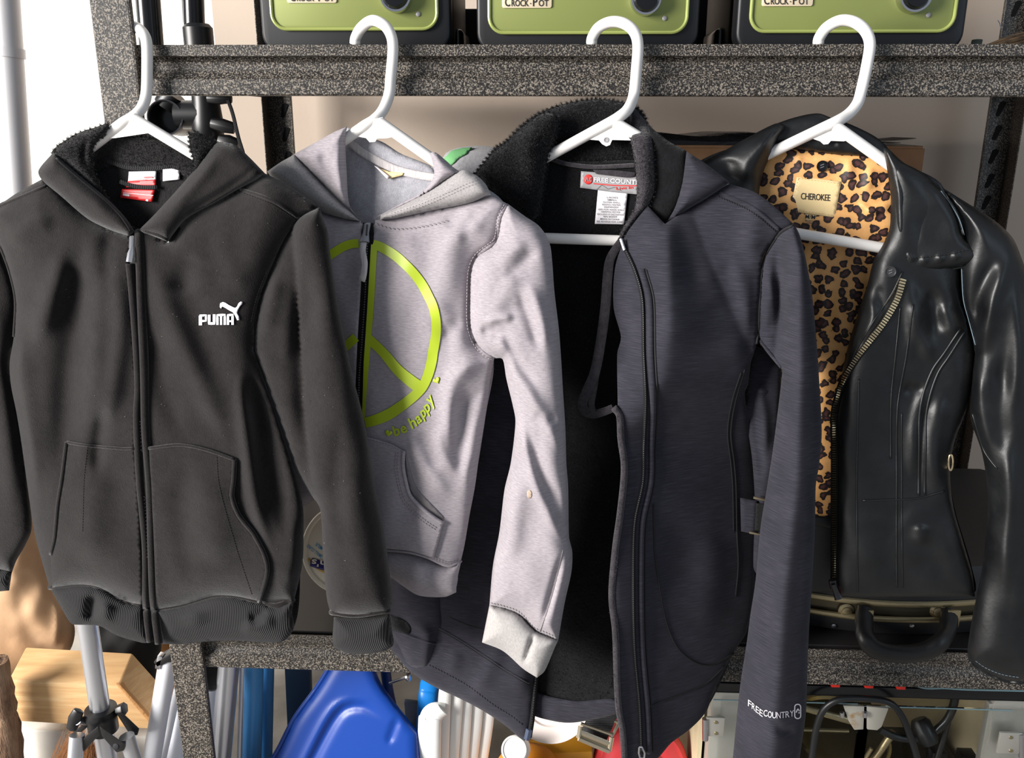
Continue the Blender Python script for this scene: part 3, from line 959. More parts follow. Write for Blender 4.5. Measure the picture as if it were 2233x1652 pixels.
# black instrument case with brass trim
cs = thing('instrument_case', at(1950, 1415, 0.06), 'curved black hard case with brass rim lying under the leather jacket', 'case')
M_CASE = solid('black_case_vinyl', (30, 30, 32), 0.5, bump=(500, .35, .0006))
M_BRASS = solid('worn_brass', (172, 158, 124), 0.34, 0.9, bump=(90, .2, .002))
def bow(x):   # front of the case bows towards the viewer
    u = (x - 1960) / 420.0
    return 0.030 + 0.07 * u * u
zc0 = DECK2
xsn = np.linspace(1500, 2330, 40)
def case_ring(yt, inset):
    return [at(x, yt, bow(x) + inset) for x in xsn]
Xw = np.array([at(x, 1400, bow(x))[0] for x in xsn]); Yw = np.array([bow(x) for x in xsn])
zR = at(1960, 1350, bow(1960))[2]; zR1 = at(1960, 1316, bow(1960))[2]
levels = [(zc0 + .0005, .012), (zc0 + .006, .003), (zc0 + .02, .0), (zR - .002, .0)]
lev2 = [(zR1 + .002, .0), (zR1 + .030, .001), (zR1 + .046, .008), (zR1 + .052, .03)]
def case_half(name, levels, mat):
    V = []; Fc = []
    m = len(Xw)
    for z, i in levels:
        V += [(Xw[k], Yw[k] + i, z) for k in range(m)] + [(Xw[-1], .385 - i, z), (Xw[0], .385 - i, z)]
    n = m + 2
    for k in range(len(levels) - 1):
        for i in range(n):
            j = (i + 1) % n
            Fc.append((k * n + i, k * n + j, (k + 1) * n + j, (k + 1) * n + i))
    Fc.append(tuple(range(n))[::-1]); Fc.append(tuple(range((len(levels) - 1) * n, len(levels) * n)))
    return MB().add(V, Fc).build(name, mat, cs)
case_half('body', levels, M_CASE)
case_half('lid', lev2, M_CASE)
case_half('rim_band', [(zR - .002, .004), (zR1 + .002, .004)], solid('dark_reflection_rim_metal', (92, 86, 70), .38, .8))  # the dark reflection between the strips is put into this base colour
for z in (zR, zR1):
    MB().tube([(Xw[k], Yw[k] - .001, z) for k in range(len(Xw))], 0.0042, 8, True, ((0, -1, 0), .7)).build('rim_strip', M_BRASS, cs)
for x in (1846, 2046):
    c_ = at(x, 1333, bow(x))
    MB().lathe([(.010, 0), (.010, .0015), (.0065, .003), (.006, .0045), (.0, .0065)], (c_[0], bow(x) + .003, c_[2]), (0, -1, 0), 24).build('rivet', M_BRASS, cs)
for x in (1818, 1988):
    c_ = at(x, 1364, bow(x))
    MB().lathe([(.0032, 0), (.003, .001), (0, .0018)], (c_[0], bow(x), c_[2]), (0, -1, 0), 14).build('screw', M_SILVER, cs)
hp = [(1886, 1330, .004), (1884, 1358, -.012), (1888, 1392, -.030), (1912, 1416, -.036), (1960, 1425, -.037), (2012, 1420, -.036), (2050, 1400, -.034), (2066, 1372, -.016), (2070, 1335, .003)]
hd = MB().tube(curve3([at(x, y, bow(x) + d - .008) for x, y, d in hp], 6), 0.0118, 14, True, ((0, -1, 0), .8)).build('handle', solid('black_handle_leather', (20, 20, 21), .4, bump=(300, .2)), cs)
for x in (1884, 2072):
    c_ = at(x, 1340, bow(x) - .004)
    MB().box((c_[0], c_[1] - .0085, c_[2]), (.016, .003, .024)).build('handle_bracket', M_BRASS, hd, bevel=.001)

# upside-down dairy tub lid between the black hoodie's hem and sleeve
lidt = thing('dairy_tub', at(735, 1215, .08), 'cream white dairy tub lying tipped behind the black hoodie sleeve', 'tub')
lc = at(752, 1196, 0.06); nrm = Vector((-.10, -1, .42)).normalized()
M_CREAMW = solid('cream_white_plastic', (236, 226, 208), .4)
tub = MB().lathe([(0.0, .0), (.048, 0.0), (.0520, -.0012), (.0535, .0010), (.0575, .0016), (.0590, .0005), (.0590, -.006), (.056, -.007), (.050, -.075), (0, -.078)], lc, nrm, 56).build('tub', M_CREAMW, lidt)
class NPlane(Plane):
    def __init__(s, C, n):
        s.C = np.array(C, float); s.n = np.array(n, float) / np.linalg.norm(n)
        s.h = np.cross(s.n, [0, 0, 1.0]); s.h /= -np.linalg.norm(s.h)
        if s.h[0] < 0: s.h = -s.h
        s.up = np.cross(s.n, s.h); s.up *= np.sign(s.up[2])
Gl = NPlane(lc, nrm); fl = Relief(0.0)
M_BLUEINK = solid('blue_ink', (48, 150, 206), .5); M_NAVYINK = solid('navy_ink', (34, 34, 110), .5); M_GOLDINK = solid('gold_ink', (206, 164, 60), .45)
decal('swoosh', Gl, fl, [(758, 1236), (690, 1226), (672, 1216), (676, 1228), (700, 1246), (730, 1256), (760, 1256)], M_GOLDINK, tub, .0006, .0003, 6, True)
decal('nameplate', Gl, fl, [(677, 1221), (682, 1216), (700, 1222), (735, 1232), (762, 1238), (762, 1252), (735, 1248), (700, 1242), (676, 1234)], M_NAVYINK, tub, .0009, .0003, 6)
text('lettering', Gl, fl, "Dean's", (764, 1226), (680, 1205 + 14), 15, M_CREAMW, tub, .0014, .02, skew=(-.12, .95))
text('lettering', Gl, fl, 'SMALL CURD', (704, 1212), (672, 1186), 7, M_BLUEINK, tub, .0007, .01, skew=(-.6, .8))
text('lettering', Gl, fl, '2% MILK', (716, 1202), (690, 1182), 8, M_BLUEINK, tub, .0007, .01, skew=(-.6, .8))
# ================================================================== HANGERS
def hanger(G, hook, junction, rstart, lend, rend, bar_dy, web, label, hole=None):
    t = thing('clothes_hanger', at(hook[4][0], hook[4][1], hook[4][2]), label, 'hanger', 'white plastic hangers on the beam')
    r = 0.0057
    hp = [at(x, y, Y) for x, y, Y in hook]
    jl = G.pt(*junction)
    # hook runs on into the left arm
    ext = G.pts([(junction[0] + (lend[0] - junction[0]) * f, junction[1] + (lend[1] - junction[1]) * f) for f in (.10, .16)], 0.0)
    lpts = curve3(hp + [jl] + list(ext), 8)
    MB().tube(lpts, [r * .9] + [r] * (len(lpts) - 2) + [r * .8], 16).build('hook', M_WHITE, t)
    # left arm, rounded end, lower bar, rounded end, right arm
    L = np.array(lend, float); Rr = np.array(rend, float)
    bl = L + np.array([8, bar_dy * .55]); bl2 = L + np.array([40, bar_dy])
    br = Rr + np.array([-8, bar_dy * .55]); br2 = Rr + np.array([-40, bar_dy])
    mid = np.array([(L[0] + Rr[0]) / 2, (L[1] + Rr[1]) / 2 + bar_dy + 0])
    dn = lambda a, b, k: [np.array(a) + (np.array(b) - np.array(a)) * i / k for i in range(k + 1)]
    P = dn(junction, L, 8) + [L + np.array([-10, bar_dy * .28]), bl] + dn(bl2, br2, 8) + [br, Rr + np.array([10, bar_dy * .28])] + dn(Rr, rstart, 8)
    X = G.pts(np.array(P), np.interp(np.abs(np.array(P)[:, 0] - junction[0]), [90, 200], [0.0, -.005]))
    MB().tube(curve3(X, 3), r, 14).build('frame', M_WHITE, t)
    Pw, T = fill(smooth(web, True, 6, False), 8)
    A = G.pts(Pw, 0.0016); B = G.pts(Pw, -0.0016)
    n = len(Pw); Fc = list(T) + [(f[0] + n, f[2] + n, f[1] + n) for f in T]
    cnt = {(a, b) for f in T for a, b in ((f[0], f[1]), (f[1], f[2]), (f[2], f[0]))}
    for a, b in cnt:
        if (b, a) not in cnt: Fc.append((b, a, a + n, b + n))
    wb = MB().add(np.concatenate([A, B]), Fc).build('web', M_WHITE, t)
    if hole:
        MB().lathe([(.0028, -.0004), (.0028, .0005), (.0018, .0006), (.0016, .0)], G.pt(hole[0], hole[1], .0017), tuple(G.n), 18).build('eyelet', M_GREYLABEL, wb)
    return t

YC = -0.036
GA = Plane(at(310, 270, YC), 12, .05)
GB = Plane(at(825, 275, YC), 15, .05)
GC = Plane(at(1330, 285, YC), 12, .05)
GD = Plane(at(1815, 270, YC), 12, .05)
hanger(GA, [(264, 94, .017), (264, 80, .016), (274, 64, .012), (292, 58, .006), (310, 70, -.002), (320, 95, -.009), (321, 160, -.012), (319, 205, -.014), (311, 232, -.020), (294, 252, -.027)],
       (268, 268), (292, 258), (50, 434), (606, 447), 90,
       [(292, 256), (335, 277), (330, 289), (250, 301), (228, 303), (240, 284), (268, 266)],
       'white plastic hanger hooked beside the corner post, holding the black hoodie')
hanger(GB, [(774, 97, .013), (776, 82, .012), (788, 61, .007), (812, 45, .001), (838, 55, -.004), (853, 78, -.008), (857, 110, -.010), (852, 170, -.012), (848, 208, -.014), (834, 242, -.022), (815, 262, -.030)],
       (797, 273), (828, 266), (622, 394), (1060, 430), 92,
       [(815, 260), (834, 255), (836, 275), (870, 295), (845, 301), (822, 302), (818, 309), (806, 310), (798, 301), (770, 296), (760, 297), (797, 271)],
       'white plastic hanger whose hook crosses the leftmost cooker, holding the grey hoodie')
hanger(GC, [(1290, 97, .013), (1292, 82, .012), (1306, 60, .007), (1332, 48, .001), (1360, 51, -.003), (1382, 68, -.007), (1391, 97, -.010), (1388, 150, -.012), (1382, 207, -.015), (1370, 237, -.031), (1350, 255, -.037)],
       (1325, 270), (1342, 268), (1064, 412), (1610, 428), 104,
       [(1335, 266), (1348, 268), (1350, 278), (1376, 296), (1376, 306), (1335, 305), (1330, 316), (1322, 319), (1313, 314), (1306, 306), (1268, 303), (1325, 272)],
       'white plastic hanger in front of the middle cooker, holding the dark softshell jacket', (1322, 305))
hanger(GD, [(1784, 97, .013), (1787, 82, .012), (1803, 60, .007), (1832, 45, .001), (1862, 48, -.003), (1886, 66, -.007), (1897, 95, -.010), (1891, 140, -.012), (1879, 195, -.014), (1870, 225, -.020), (1850, 249, -.028)],
       (1822, 266), (1812, 268), (1572, 385), (2078, 458), 102,
       [(1808, 264), (1836, 266), (1832, 280), (1860, 302), (1840, 308), (1812, 307), (1806, 314), (1796, 315), (1788, 308), (1765, 300), (1750, 297), (1800, 275)],
       'white plastic hanger in front of the rightmost cooker, holding the black leather jacket')

# ================================================================== BLACK HOODIE
A = thing('hooded_sweatshirt', GA.pt(310, 300), 'black zip hoodie with white leaping-cat chest logo hanging beside the rack post', 'hoodie')
torsoA = [(92, 392), (30, 425), (-22, 462, 1), (-10, 510), (0, 534), (20, 588), (34, 652), (30, 734), (21, 790), (24, 840), (36, 900), (46, 960), (60, 1060), (75, 1160), (92, 1225), (109, 1283, 1),
          (175, 1276), (218, 1283), (306, 1321), (348, 1330), (400, 1320), (466, 1301), (510, 1301), (568, 1314), (641, 1310, 1), (659, 1232), (662, 1159), (660, 1100), (640, 1015), (610, 924), (583, 846), (553, 764),
          (556, 703), (570, 642), (600, 568), (620, 525), (654, 475), (697, 454, 1), (678, 437), (627, 403), (576, 377), (522, 412), (407, 476), (366, 526), (312, 503), (285, 514), (190, 476)]
foldsA = [
    # right half
    ([(330, 560), (352, 640), (385, 720), (440, 840), (500, 970)], .0075, 26),
    ([(350, 530), (400, 620), (450, 740), (510, 880)], -.006, 34),
    ([(420, 545), (405, 600), (400, 650)], -.006, 26),
    ([(470, 500), (500, 570), (530, 640)], .004, 28),
    ([(330, 700), (360, 850), (400, 960)], -.005, 26),
    ([(660, 400), (590, 440), (560, 520), (540, 620)], .004, 34),
    ([(526, 800), (524, 850), (534, 920), (544, 1010), (560, 1110), (600, 1210)], .008, 15),
    ([(552, 790), (566, 880), (586, 990), (610, 1100), (625, 1180)], -.013, 26),
    ([(650, 1120), (640, 1220), (610, 1290)], .006, 30),
    # left half
    ([(138, 540), (122, 610), (100, 680), (70, 760)], .008, 26),
    ([(182, 500), (168, 640), (155, 780), (142, 950), (130, 1080)], -.010, 34),
    ([(40, 700), (42, 800), (58, 930), (82, 1100)], .007, 26),
    ([(255, 580), (262, 700), (250, 820), (225, 950)], .008, 24),
    ([(215, 600), (210, 800), (195, 940)], .005, 24),
    ([(232, 880), (215, 960), (212, 1040)], -.006, 16),
    ([(120, 470), (60, 500), (10, 540)], .005, 26),
    ([(240, 500), (232, 560), (235, 620)], -.005, 20),
    ([(215, 1010), (200, 1120), (190, 1240)], .005, 40),
    ([(440, 1020), (460, 1120), (480, 1240)], .006, 46),
    ([(405, 1000), (400, 1120), (420, 1280)], -.004, 30),
]
relA = Relief(.001, .020, 80, torsoA, [(a, b * 1.05, c) for a, b, c in foldsA], .0022, (150, 420), 3)
backA = Relief(-.013, -.001, 60, torsoA)
panel('back_panel', GA, [(112, 392), (200, 362), (250, 352), (330, 364), (415, 350), (470, 372), (560, 396), (627, 406), (690, 455), (650, 490), (600, 580), (560, 700), (560, 770), (600, 900), (655, 1100), (656, 1232), (632, 1380), (500, 1392), (350, 1398), (240, 1370), (150, 1340), (112, 1283), (75, 1150), (40, 930), (26, 790), (38, 652), (20, 588), (-18, 465), (40, 425)],
      backA, M_BLACKPILE, A, step=12)
fl_ = [(285, 514, 1), (240, 500), (190, 474), (130, 424), (92, 390, 1), (30, 425), (-22, 462, 1), (-10, 510), (0, 534), (20, 588), (34, 652), (30, 734), (21, 790), (24, 840), (36, 900), (46, 960), (60, 1060), (75, 1160), (92, 1225), (109, 1284, 1),
       (175, 1277), (218, 1284), (270, 1312), (314, 1323, 1), (306, 1105), (298, 1060), (294, 975), (296, 905), (298, 839), (292, 737), (286, 646), (280, 578)]
panel('front_left', GA, fl_, relA, M_BLACK, A, step=7)
fr_ = [(310, 500, 1), (366, 526, 1), (375, 513), (407, 474), (470, 439), (522, 409), (560, 386), (576, 377, 1), (627, 403), (678, 437), (697, 454, 1), (654, 475), (620, 525), (600, 568), (570, 642), (556, 703), (553, 764, 1), (583, 846), (610, 924), (640, 1015), (660, 1100), (662, 1159), (659, 1232), (641, 1311, 1),
       (597, 1325), (568, 1315), (510, 1302), (466, 1302), (400, 1321), (342, 1331, 1), (334, 1196), (328, 1060), (318, 940), (314, 805), (308, 670), (306, 560)]
panel('front_right', GA, fr_, relA, M_BLACK, A, step=7)
for pts in ([(103, 405), (50, 428), (0, 450), (-20, 462)], [(525, 413), (593, 437), (651, 474)], [(0, 534), (20, 588), (34, 652), (31, 734)], [(697, 456), (654, 476), (620, 526), (600, 569), (570, 643), (557, 703), (548, 756)]):
    seam('seam', GA, relA, pts, M_BLACK, A, .0021, -.0005, flat=.8)
stitches('seam_stitching', GA, relA, [(645, 480), (611, 528), (591, 571), (561, 645), (547, 703)], M_DARKTHREAD, A, 4, 2, .0003, .0006)
stitches('seam_stitching', GA, relA, [(530, 420), (593, 446), (648, 482)], M_DARKTHREAD, A, 4, 2, .0003, .0006)
# sleeves
slA = [(697, 452, 1), (706, 480), (715, 505), (721, 560), (740, 680), (765, 800), (790, 900), (802, 960), (816, 1050), (836, 1150), (850, 1250), (855, 1310), (850, 1334, 1), (790, 1342), (722, 1341, 1), (712, 1300), (704, 1200), (698, 1110), (676, 1075), (644, 1025), (610, 924), (583, 846), (553, 764, 1), (556, 703), (570, 642), (600, 568), (620, 525), (654, 475)]
def sA(P):
    # long ridge at the lit front fold; the inner half falls back
    rx = np.interp(P[:, 1], [450, 560, 700, 900, 1100, 1340], [690, 703, 712, 722, 745, 775])
    w = np.where(P[:, 0] < rx, 60, 95)
    q = np.clip(1 - ((P[:, 0] - rx) / w) ** 2, 0, 1)
    return .020 * np.sqrt(q)
relAs = Relief(-.004, .017, 45, slA, [([(672, 560), (668, 700), (664, 850), (668, 980)], -.011, 30), ([(600, 590), (585, 680), (572, 740)], .006, 20), ([(640, 620), (625, 740), (620, 800)], .004, 22), ([(760, 1000), (770, 1150), (800, 1300)], .005, 30), ([(740, 900), (735, 1050), (750, 1200)], -.004, 20)], .0015, (120, 300), 5, sA)
bAs = Relief(-.004, -.016, 60, slA)
panel('sleeve', GA, slA, relAs, M_BLACK, A, back=bAs, step=7)
cuA = [(728, 1345, 1), (790, 1347), (850, 1338, 1), (856, 1380), (858, 1405), (840, 1418), (800, 1425), (760, 1424), (728, 1411, 1), (725, 1395)]
relAc = Relief(.004, .022, 55, cuA); bAc = Relief(.004, -.022, 55, cuA)
panel('cuff', GA, cuA, relAc, M_BLACKRIB, A, back=bAc, step=5)
seam('cuff_seam', GA, relAs, [(722, 1334), (760, 1340), (790, 1340), (849, 1330)], M_BLACK, A, .003, -.002)
slL = [(-22, 455, 1), (-90, 500), (-125, 700), (-120, 1000), (-90, 1225, 1), (26, 1248, 1), (36, 1221), (55, 1188), (69, 1152), (64, 1080), (50, 960), (34, 860), (24, 790), (34, 734), (38, 652), (22, 588), (0, 534)]
relAl = Relief(-.020, .018, 60, slL, [([(-20, 600), (0, 800), (20, 1000), (30, 1120)], .005, 26)], 0, seed=8)
panel('sleeve', GA, slL, relAl, M_BLACK, A, back=Relief(-.020, -.014, 60, slL), step=9)
cuL = [(-90, 1222, 1), (26, 1246, 1), (20, 1287, 1), (-40, 1292), (-88, 1290, 1)]
panel('cuff', GA, cuL, Relief(-.018, .016, 50, cuL), M_BLACKRIB, A, back=Relief(-.018, -.014, 50, cuL), step=6)
# rib hem
hemL = [(109, 1283, 1), (175, 1276), (218, 1283), (270, 1312), (312, 1323, 1), (322, 1378), (327, 1401, 1), (310, 1401), (255, 1385), (215, 1364), (160, 1361), (149, 1352), (127, 1312)]
hemR = [(341, 1331, 1), (400, 1321), (466, 1302), (510, 1302), (568, 1315), (600, 1323), (641, 1310, 1), (637, 1334), (641, 1367), (623, 1394), (597, 1401), (510, 1396), (455, 1398), (400, 1404), (353, 1404, 1)]
hf = [([(205, 1290), (200, 1330), (195, 1362)], -.010, 14), ([(235, 1310), (228, 1340), (225, 1370)], .007, 16), ([(580, 1325), (560, 1345), (540, 1350)], -.006, 12), ([(600, 1340), (560, 1370), (520, 1372)], .006, 18), ([(420, 1330), (430, 1370)], .004, 24)]
for nm, pl_ in (('rib_hem', hemL), ('rib_hem', hemR)):
    panel(nm, GA, pl_, Relief(.006, .012, 36, pl_, hf), M_BLACKRIB, A, step=5)
seam('hem_seam', GA, relA, [(109, 1280), (175, 1273), (218, 1279), (270, 1308), (310, 1319)], M_BLACK, A, .0032, -.001)
seam('hem_seam', GA, relA, [(345, 1327), (400, 1317), (466, 1298), (510, 1298), (568, 1311), (600, 1320), (640, 1307)], M_BLACK, A, .0032, -.001)
# kangaroo pocket, left and right of the zip
pkL = [(146, 964, 1), (190, 971), (271, 978), (294, 977, 1), (303, 1105), (311, 1318, 1), (270, 1309), (218, 1281), (175, 1274), (114, 1281, 1), (111, 1207), (120, 1170), (127, 1097), (136, 1042)]
pkR = [(325, 977, 1), (393, 970), (451, 981), (512, 1002, 1), (509, 1049), (506, 1082), (521, 1123), (557, 1170), (583, 1236), (565, 1310, 1), (510, 1299), (466, 1299), (400, 1318), (341, 1328, 1), (334, 1150), (328, 1040)]
for pl_ in (pkL, pkR):
    pz = panel('pocket', GA, pl_, relA, M_BLACK, A, t=.003, step=7, off=.0042)
    seam('pocket_edge', GA, relA, [q[:2] for q in (pl_[:4] if pl_ is pkL else pl_[:4])], M_BLACK, pz, .0019, .0036)
seam('pocket_edge', GA, relA, [(146, 964), (136, 1042), (127, 1097), (120, 1170), (111, 1207)], M_BLACK, A, .0026, .0040)
seam('pocket_edge', GA, relA, [(512, 1002), (509, 1049), (506, 1082), (521, 1123), (557, 1170), (583, 1236), (565, 1310)], M_BLACK, A, .0026, .0040)
stitches('pocket_stitching', GA, relA, [(190, 974), (183, 1050), (180, 1160)], M_DARKTHREAD, A, 4, 2, .0003, .0046)
stitches('pocket_stitching', GA, relA, [(472, 990), (478, 1060), (510, 1178), (550, 1298)], M_DARKTHREAD, A, 4, 2, .0003, .0046)
# zip: tape, teeth, two covering folds, puller
relZ = Relief(.014, 0, 1, None)
panel('zip_tape', GA, stroke_poly([(290, 516), (294, 600), (301, 740), (307, 860), (309, 960), (314, 1060), (321, 1180), (325, 1300), (334, 1398)], 18), lambda P: relA(P) + .0005, M_MATTEBLACK, A, step=7)
lp = [(283, 575), (290, 646), (297, 739), (302, 839), (299, 905), (301, 975), (306, 1060), (311, 1110), (318, 1200), (318, 1305), (323, 1360), (328, 1398)]
rp = [(303, 506), (306, 580), (309, 670), (315, 805), (318, 940), (327, 1055), (331, 1196), (335, 1305), (344, 1380), (347, 1402)]
seam('zip_fold', GA, relA, lp, M_BLACK, A, .0043, .0010)
seam('zip_fold', GA, relA, rp, M_BLACK, A, .0047, .0014)
mb = MB()
for pts in ([(307, 918), (309, 945), (310, 985)], [(316, 1082), (319, 1110), (322, 1160), (323, 1215)]):
    p = smooth(pts, False, 4)
    q = p + np.stack([np.where(np.arange(len(p)) % 2, 2.6, -2.6), np.zeros(len(p))], 1)
    mb.tube(GA.pts(q, relA(q) + .0036), .0006, 5)
stuff(mb.build('zip_teeth', M_DARKMETAL, A))
pu = MB().tube(GA.pts([(287, 516), (286, 541)], relA([(287, 516), (286, 541)]) + .007), .0030, 8, True, (tuple(GA.n), .6)).build('zip_puller', M_SILVER, A)
MB().tube(GA.pts([(287, 538), (284, 552), (281, 571)], relA([(287, 538), (284, 552), (281, 571)]) + .0085), [.0020, .0036, .0036], 4, True, (tuple(GA.n), .35)).build('pull_tab', M_SILVER, pu)
# hood
hbA = [(200, 320), (235, 303), (290, 297), (335, 300), (380, 314), (415, 330), (440, 345), (437, 380), (418, 394), (380, 376), (340, 372), (280, 370), (245, 360), (203, 378)]
relHb = Relief(-.016, .008, 30, hbA)
panel('hood_inside', GA, hbA, relHb, M_BLACKPILE, A, step=6)
fuzz('hood_pile', GA, relHb, hbA, M_BLACKPILE, A, 5000, .0030, .00022, 3)
seam('neck_tape', GA, Relief(-.012), [(236, 350), (280, 364), (340, 366), (424, 351)], M_BLACKRIB, A, .0030)
loL = [(114, 334), (125, 318), (165, 292), (197, 281), (236, 270), (230, 294), (208, 314), (201, 350), (216, 400), (255, 455), (295, 503, 1), (225, 428), (163, 375)]
relLo = Relief(.003, .012, 22, loL, [([(190, 300), (185, 345), (215, 400)], -.006, 9)])
panel('hood_lining', GA, loL, relLo, M_BLACKPILE, A, step=5)
fuzz('hood_pile', GA, relLo, loL, M_BLACKPILE, A, 5000, .0032, .00022, 4)
bdL = [(84, 371), (117, 331, 1), (163, 373), (225, 425), (270, 470), (294, 504, 1), (282, 515, 1), (240, 501), (190, 476), (130, 425), (92, 393)]
relBl = Relief(.008, .016, 34, bdL, [([(120, 360), (180, 412), (250, 470)], .003, 14)])
panel('hood_band', GA, bdL, relBl, M_BLACK, A, t=.004, step=5)
seam('hood_stitch_seam', GA, relBl, [(122, 345), (163, 382), (222, 431), (262, 470), (284, 502)], M_BLACK, A, .0011, .0002)
loR = [(412, 290), (424, 286), (440, 293), (473, 312), (456, 333), (438, 366), (416, 394), (421, 350), (414, 320)]
relLr = Relief(.004, .012, 18, loR)
panel('hood_lining', GA, loR, relLr, M_BLACKPILE, A, step=5)
fuzz('hood_pile', GA, relLr, loR, M_BLACKPILE, A, 3000, .0030, .00022, 5)
bdR = [(302, 502, 1), (339, 465), (407, 390), (454, 332), (471, 312), (485, 309), (515, 317), (543, 342), (577, 377, 1), (560, 391), (522, 411), (470, 441), (407, 476), (375, 514), (366, 527, 1), (315, 507, 1)]
relBr = Relief(.010, .017, 36, bdR, [([(560, 362), (500, 410), (430, 452), (372, 494)], -.008, 8), ([(480, 330), (420, 405), (350, 480)], .005, 16), ([(545, 372), (490, 425), (420, 468)], .004, 9)])
panel('hood_band', GA, bdR, relBr, M_BLACK, A, t=.004, step=5)
seam('hood_corner_welt', GA, relBr, [(314, 503), (345, 512), (366, 522)], M_BLACK, A, .0022, .0)
# neck labels
decal('size_label', GA, Relief(-.0108), [(355, 369), (391, 366), (392, 391), (355, 395)], M_PAPERWHITE, A, 0, .0006)
w1 = decal('brand_label', GA, Relief(-.0108), [(281, 374), (341, 373), (340, 392), (279, 396)], M_PAPERWHITE, A, 0, .0006)
decal('red_band', GA, Relief(-.0100), [(278, 395), (340, 391), (340, 408), (275, 408)], M_RED, w1, 0, .0006)
decal('red_band', GA, Relief(-.0096), [(266, 412), (338, 414), (332, 440), (262, 431)], M_RED, w1, 0, .0008)
strokes('print_mark', GA, Relief(-.0096), [([(268, 420), (300, 423), (334, 426)], 1.2), ([(318, 436), (323, 437)], 4), ([(268, 424), (282, 426)], 4)], M_PAPERWHITE, w1, .0003)
strokes('print_mark', GA, Relief(-.0104), [([(314, 387), (332, 386)], 3.5), ([(292, 394), (318, 392)], 2)], M_REDINK, w1, .0008)
seam('hanging_loop', GA, Relief(-.0085), [(262, 396), (285, 404), (310, 408), (342, 408)], M_BLACKRIB, A, .0022, 0, flat=.4)
# pale lint caught in the pile
mb = MB(); r_ = np.random.default_rng(77)
for pl_, rl, n_ in ((fl_, relA, 45), (fr_, relA, 55), (slA, relAs, 40)):
    q = np.array([c[:2] for c in pl_], float); P = r_.uniform(q.min(0), q.max(0), (n_ * 3, 2)); P = P[inside(q, P)][:n_]
    for c in P:
        a = r_.uniform(0, 6.28); l = r_.uniform(1, 3.5)
        e = np.array([c, c + l * np.array([math.cos(a), math.sin(a)])])
        mb.tube(GA.pts(e, rl(e) + .0008), .00022, 3)
stuff(mb.build('lint', M_GREYTHREAD, A))
# chest logo
lg_ = strokes('chest_logo', GA, relA, [
    ([(437, 709, 1), (437, 688, 1)], 7), ([(435, 688, 1), (449, 687, 1), (449, 699, 1), (437, 700, 1)], 4.5),
    ([(456, 686, 1), (456, 705, 1), (467, 705, 1), (467, 685, 1)], 6),
    ([(474, 708, 1), (474, 687, 1), (490, 686, 1), (490, 708, 1)], 5), ([(482, 687, 1), (482, 708, 1)], 5),
    ([(497, 708, 1), (497, 687, 1), (507, 686, 1), (507, 708, 1)], 5.5), ([(497, 700, 1), (507, 700, 1)], 4)], M_LOGO, A, .0012)
decal('leaping_cat', GA, relA, [(479, 669), (480, 661), (486, 658), (492, 660), (500, 665), (508, 669), (513, 671), (517, 668), (520, 661), (525, 657), (529, 658), (528, 663), (523, 668), (519, 675), (517, 682), (521, 690), (522, 698), (517, 698), (513, 689), (508, 681), (499, 676), (491, 671), (485, 668), (482, 673)], M_LOGO, lg_, .0012, .0005, 3)

# ================================================================== GREY HOODIE
B = thing('hooded_sweatshirt', GB.pt(825, 300), 'heather grey zip hoodie with lime green peace sign print, second from left', 'hoodie')
torsoB = [(580, 385), (570, 420), (600, 520), (650, 640), (700, 780), (720, 900), (735, 1100), (745, 1235, 1), (852, 1258), (914, 1298), (995, 1290, 1), (1005, 1222), (1024, 1123), (1046, 985), (1070, 822), (1078, 781, 1), (1036, 747), (1024, 710), (1023, 652), (1026, 591), (1040, 558), (1080, 527), (1106, 444, 1), (1069, 424), (940, 462), (818, 482), (784, 482), (696, 460)]
foldsB = [
    ([(1066, 790), (1020, 800), (985, 840), (978, 930), (985, 990)], .010, 18),
    ([(1060, 850), (1015, 880), (1005, 960), (1000, 1040)], -.010, 17),
    ([(1040, 890), (1030, 980), (1020, 1080)], .006, 18),
    ([(935, 640), (975, 690), (998, 745), (985, 790)], .004, 16),
    ([(905, 700), (930, 760), (960, 800)], -.003, 18),
    ([(890, 950), (925, 1010), (960, 1060), (990, 1090)], .008, 18),
    ([(905, 935), (935, 975), (950, 1030)], -.007, 14),
    ([(955, 920), (960, 985), (1000, 1040)], .007, 14),
    ([(870, 560), (850, 700), (860, 850)], .005, 60),
    ([(1060, 470), (1000, 520), (960, 560)], .005, 18),
    ([(1010, 450), (985, 480), (990, 500)], -.006, 14),
    ([(1050, 455), (1020, 490), (1015, 540)], -.005, 14),
    ([(880, 520), (960, 530), (1020, 545)], -.004, 14),
    ([(1000, 690), (985, 720), (960, 730)], -.004, 14),
    ([(900, 1100), (920, 1170), (930, 1240)], .004, 30),
]
relB = Relief(.001, .021, 100, torsoB, [(a, b * .62, c * 1.1) for a, b, c in foldsB], .002, (110, 260), 21)
panel('back_panel', GB, [(745, 300), (760, 282), (800, 300), (870, 335), (945, 365), (1040, 400), (1100, 446), (1080, 520), (1028, 580), (1030, 700), (1076, 781), (1060, 900), (1034, 1060), (1000, 1222), (990, 1286), (915, 1292), (850, 1250), (750, 1225), (730, 1000), (700, 790), (640, 620), (580, 430), (640, 380)], Relief(-.013), M_GREYIN, B, step=12)
flB = [(787, 481, 1), (745, 474), (696, 458), (640, 418), (585, 385, 1), (570, 420), (600, 520), (650, 640), (700, 780), (720, 900), (735, 1100), (742, 1195, 1), (776, 1196, 1), (773, 1000), (774, 880), (780, 737), (788, 600)]
panel('front_left', GB, flB, relB, M_GREY, B, step=7)
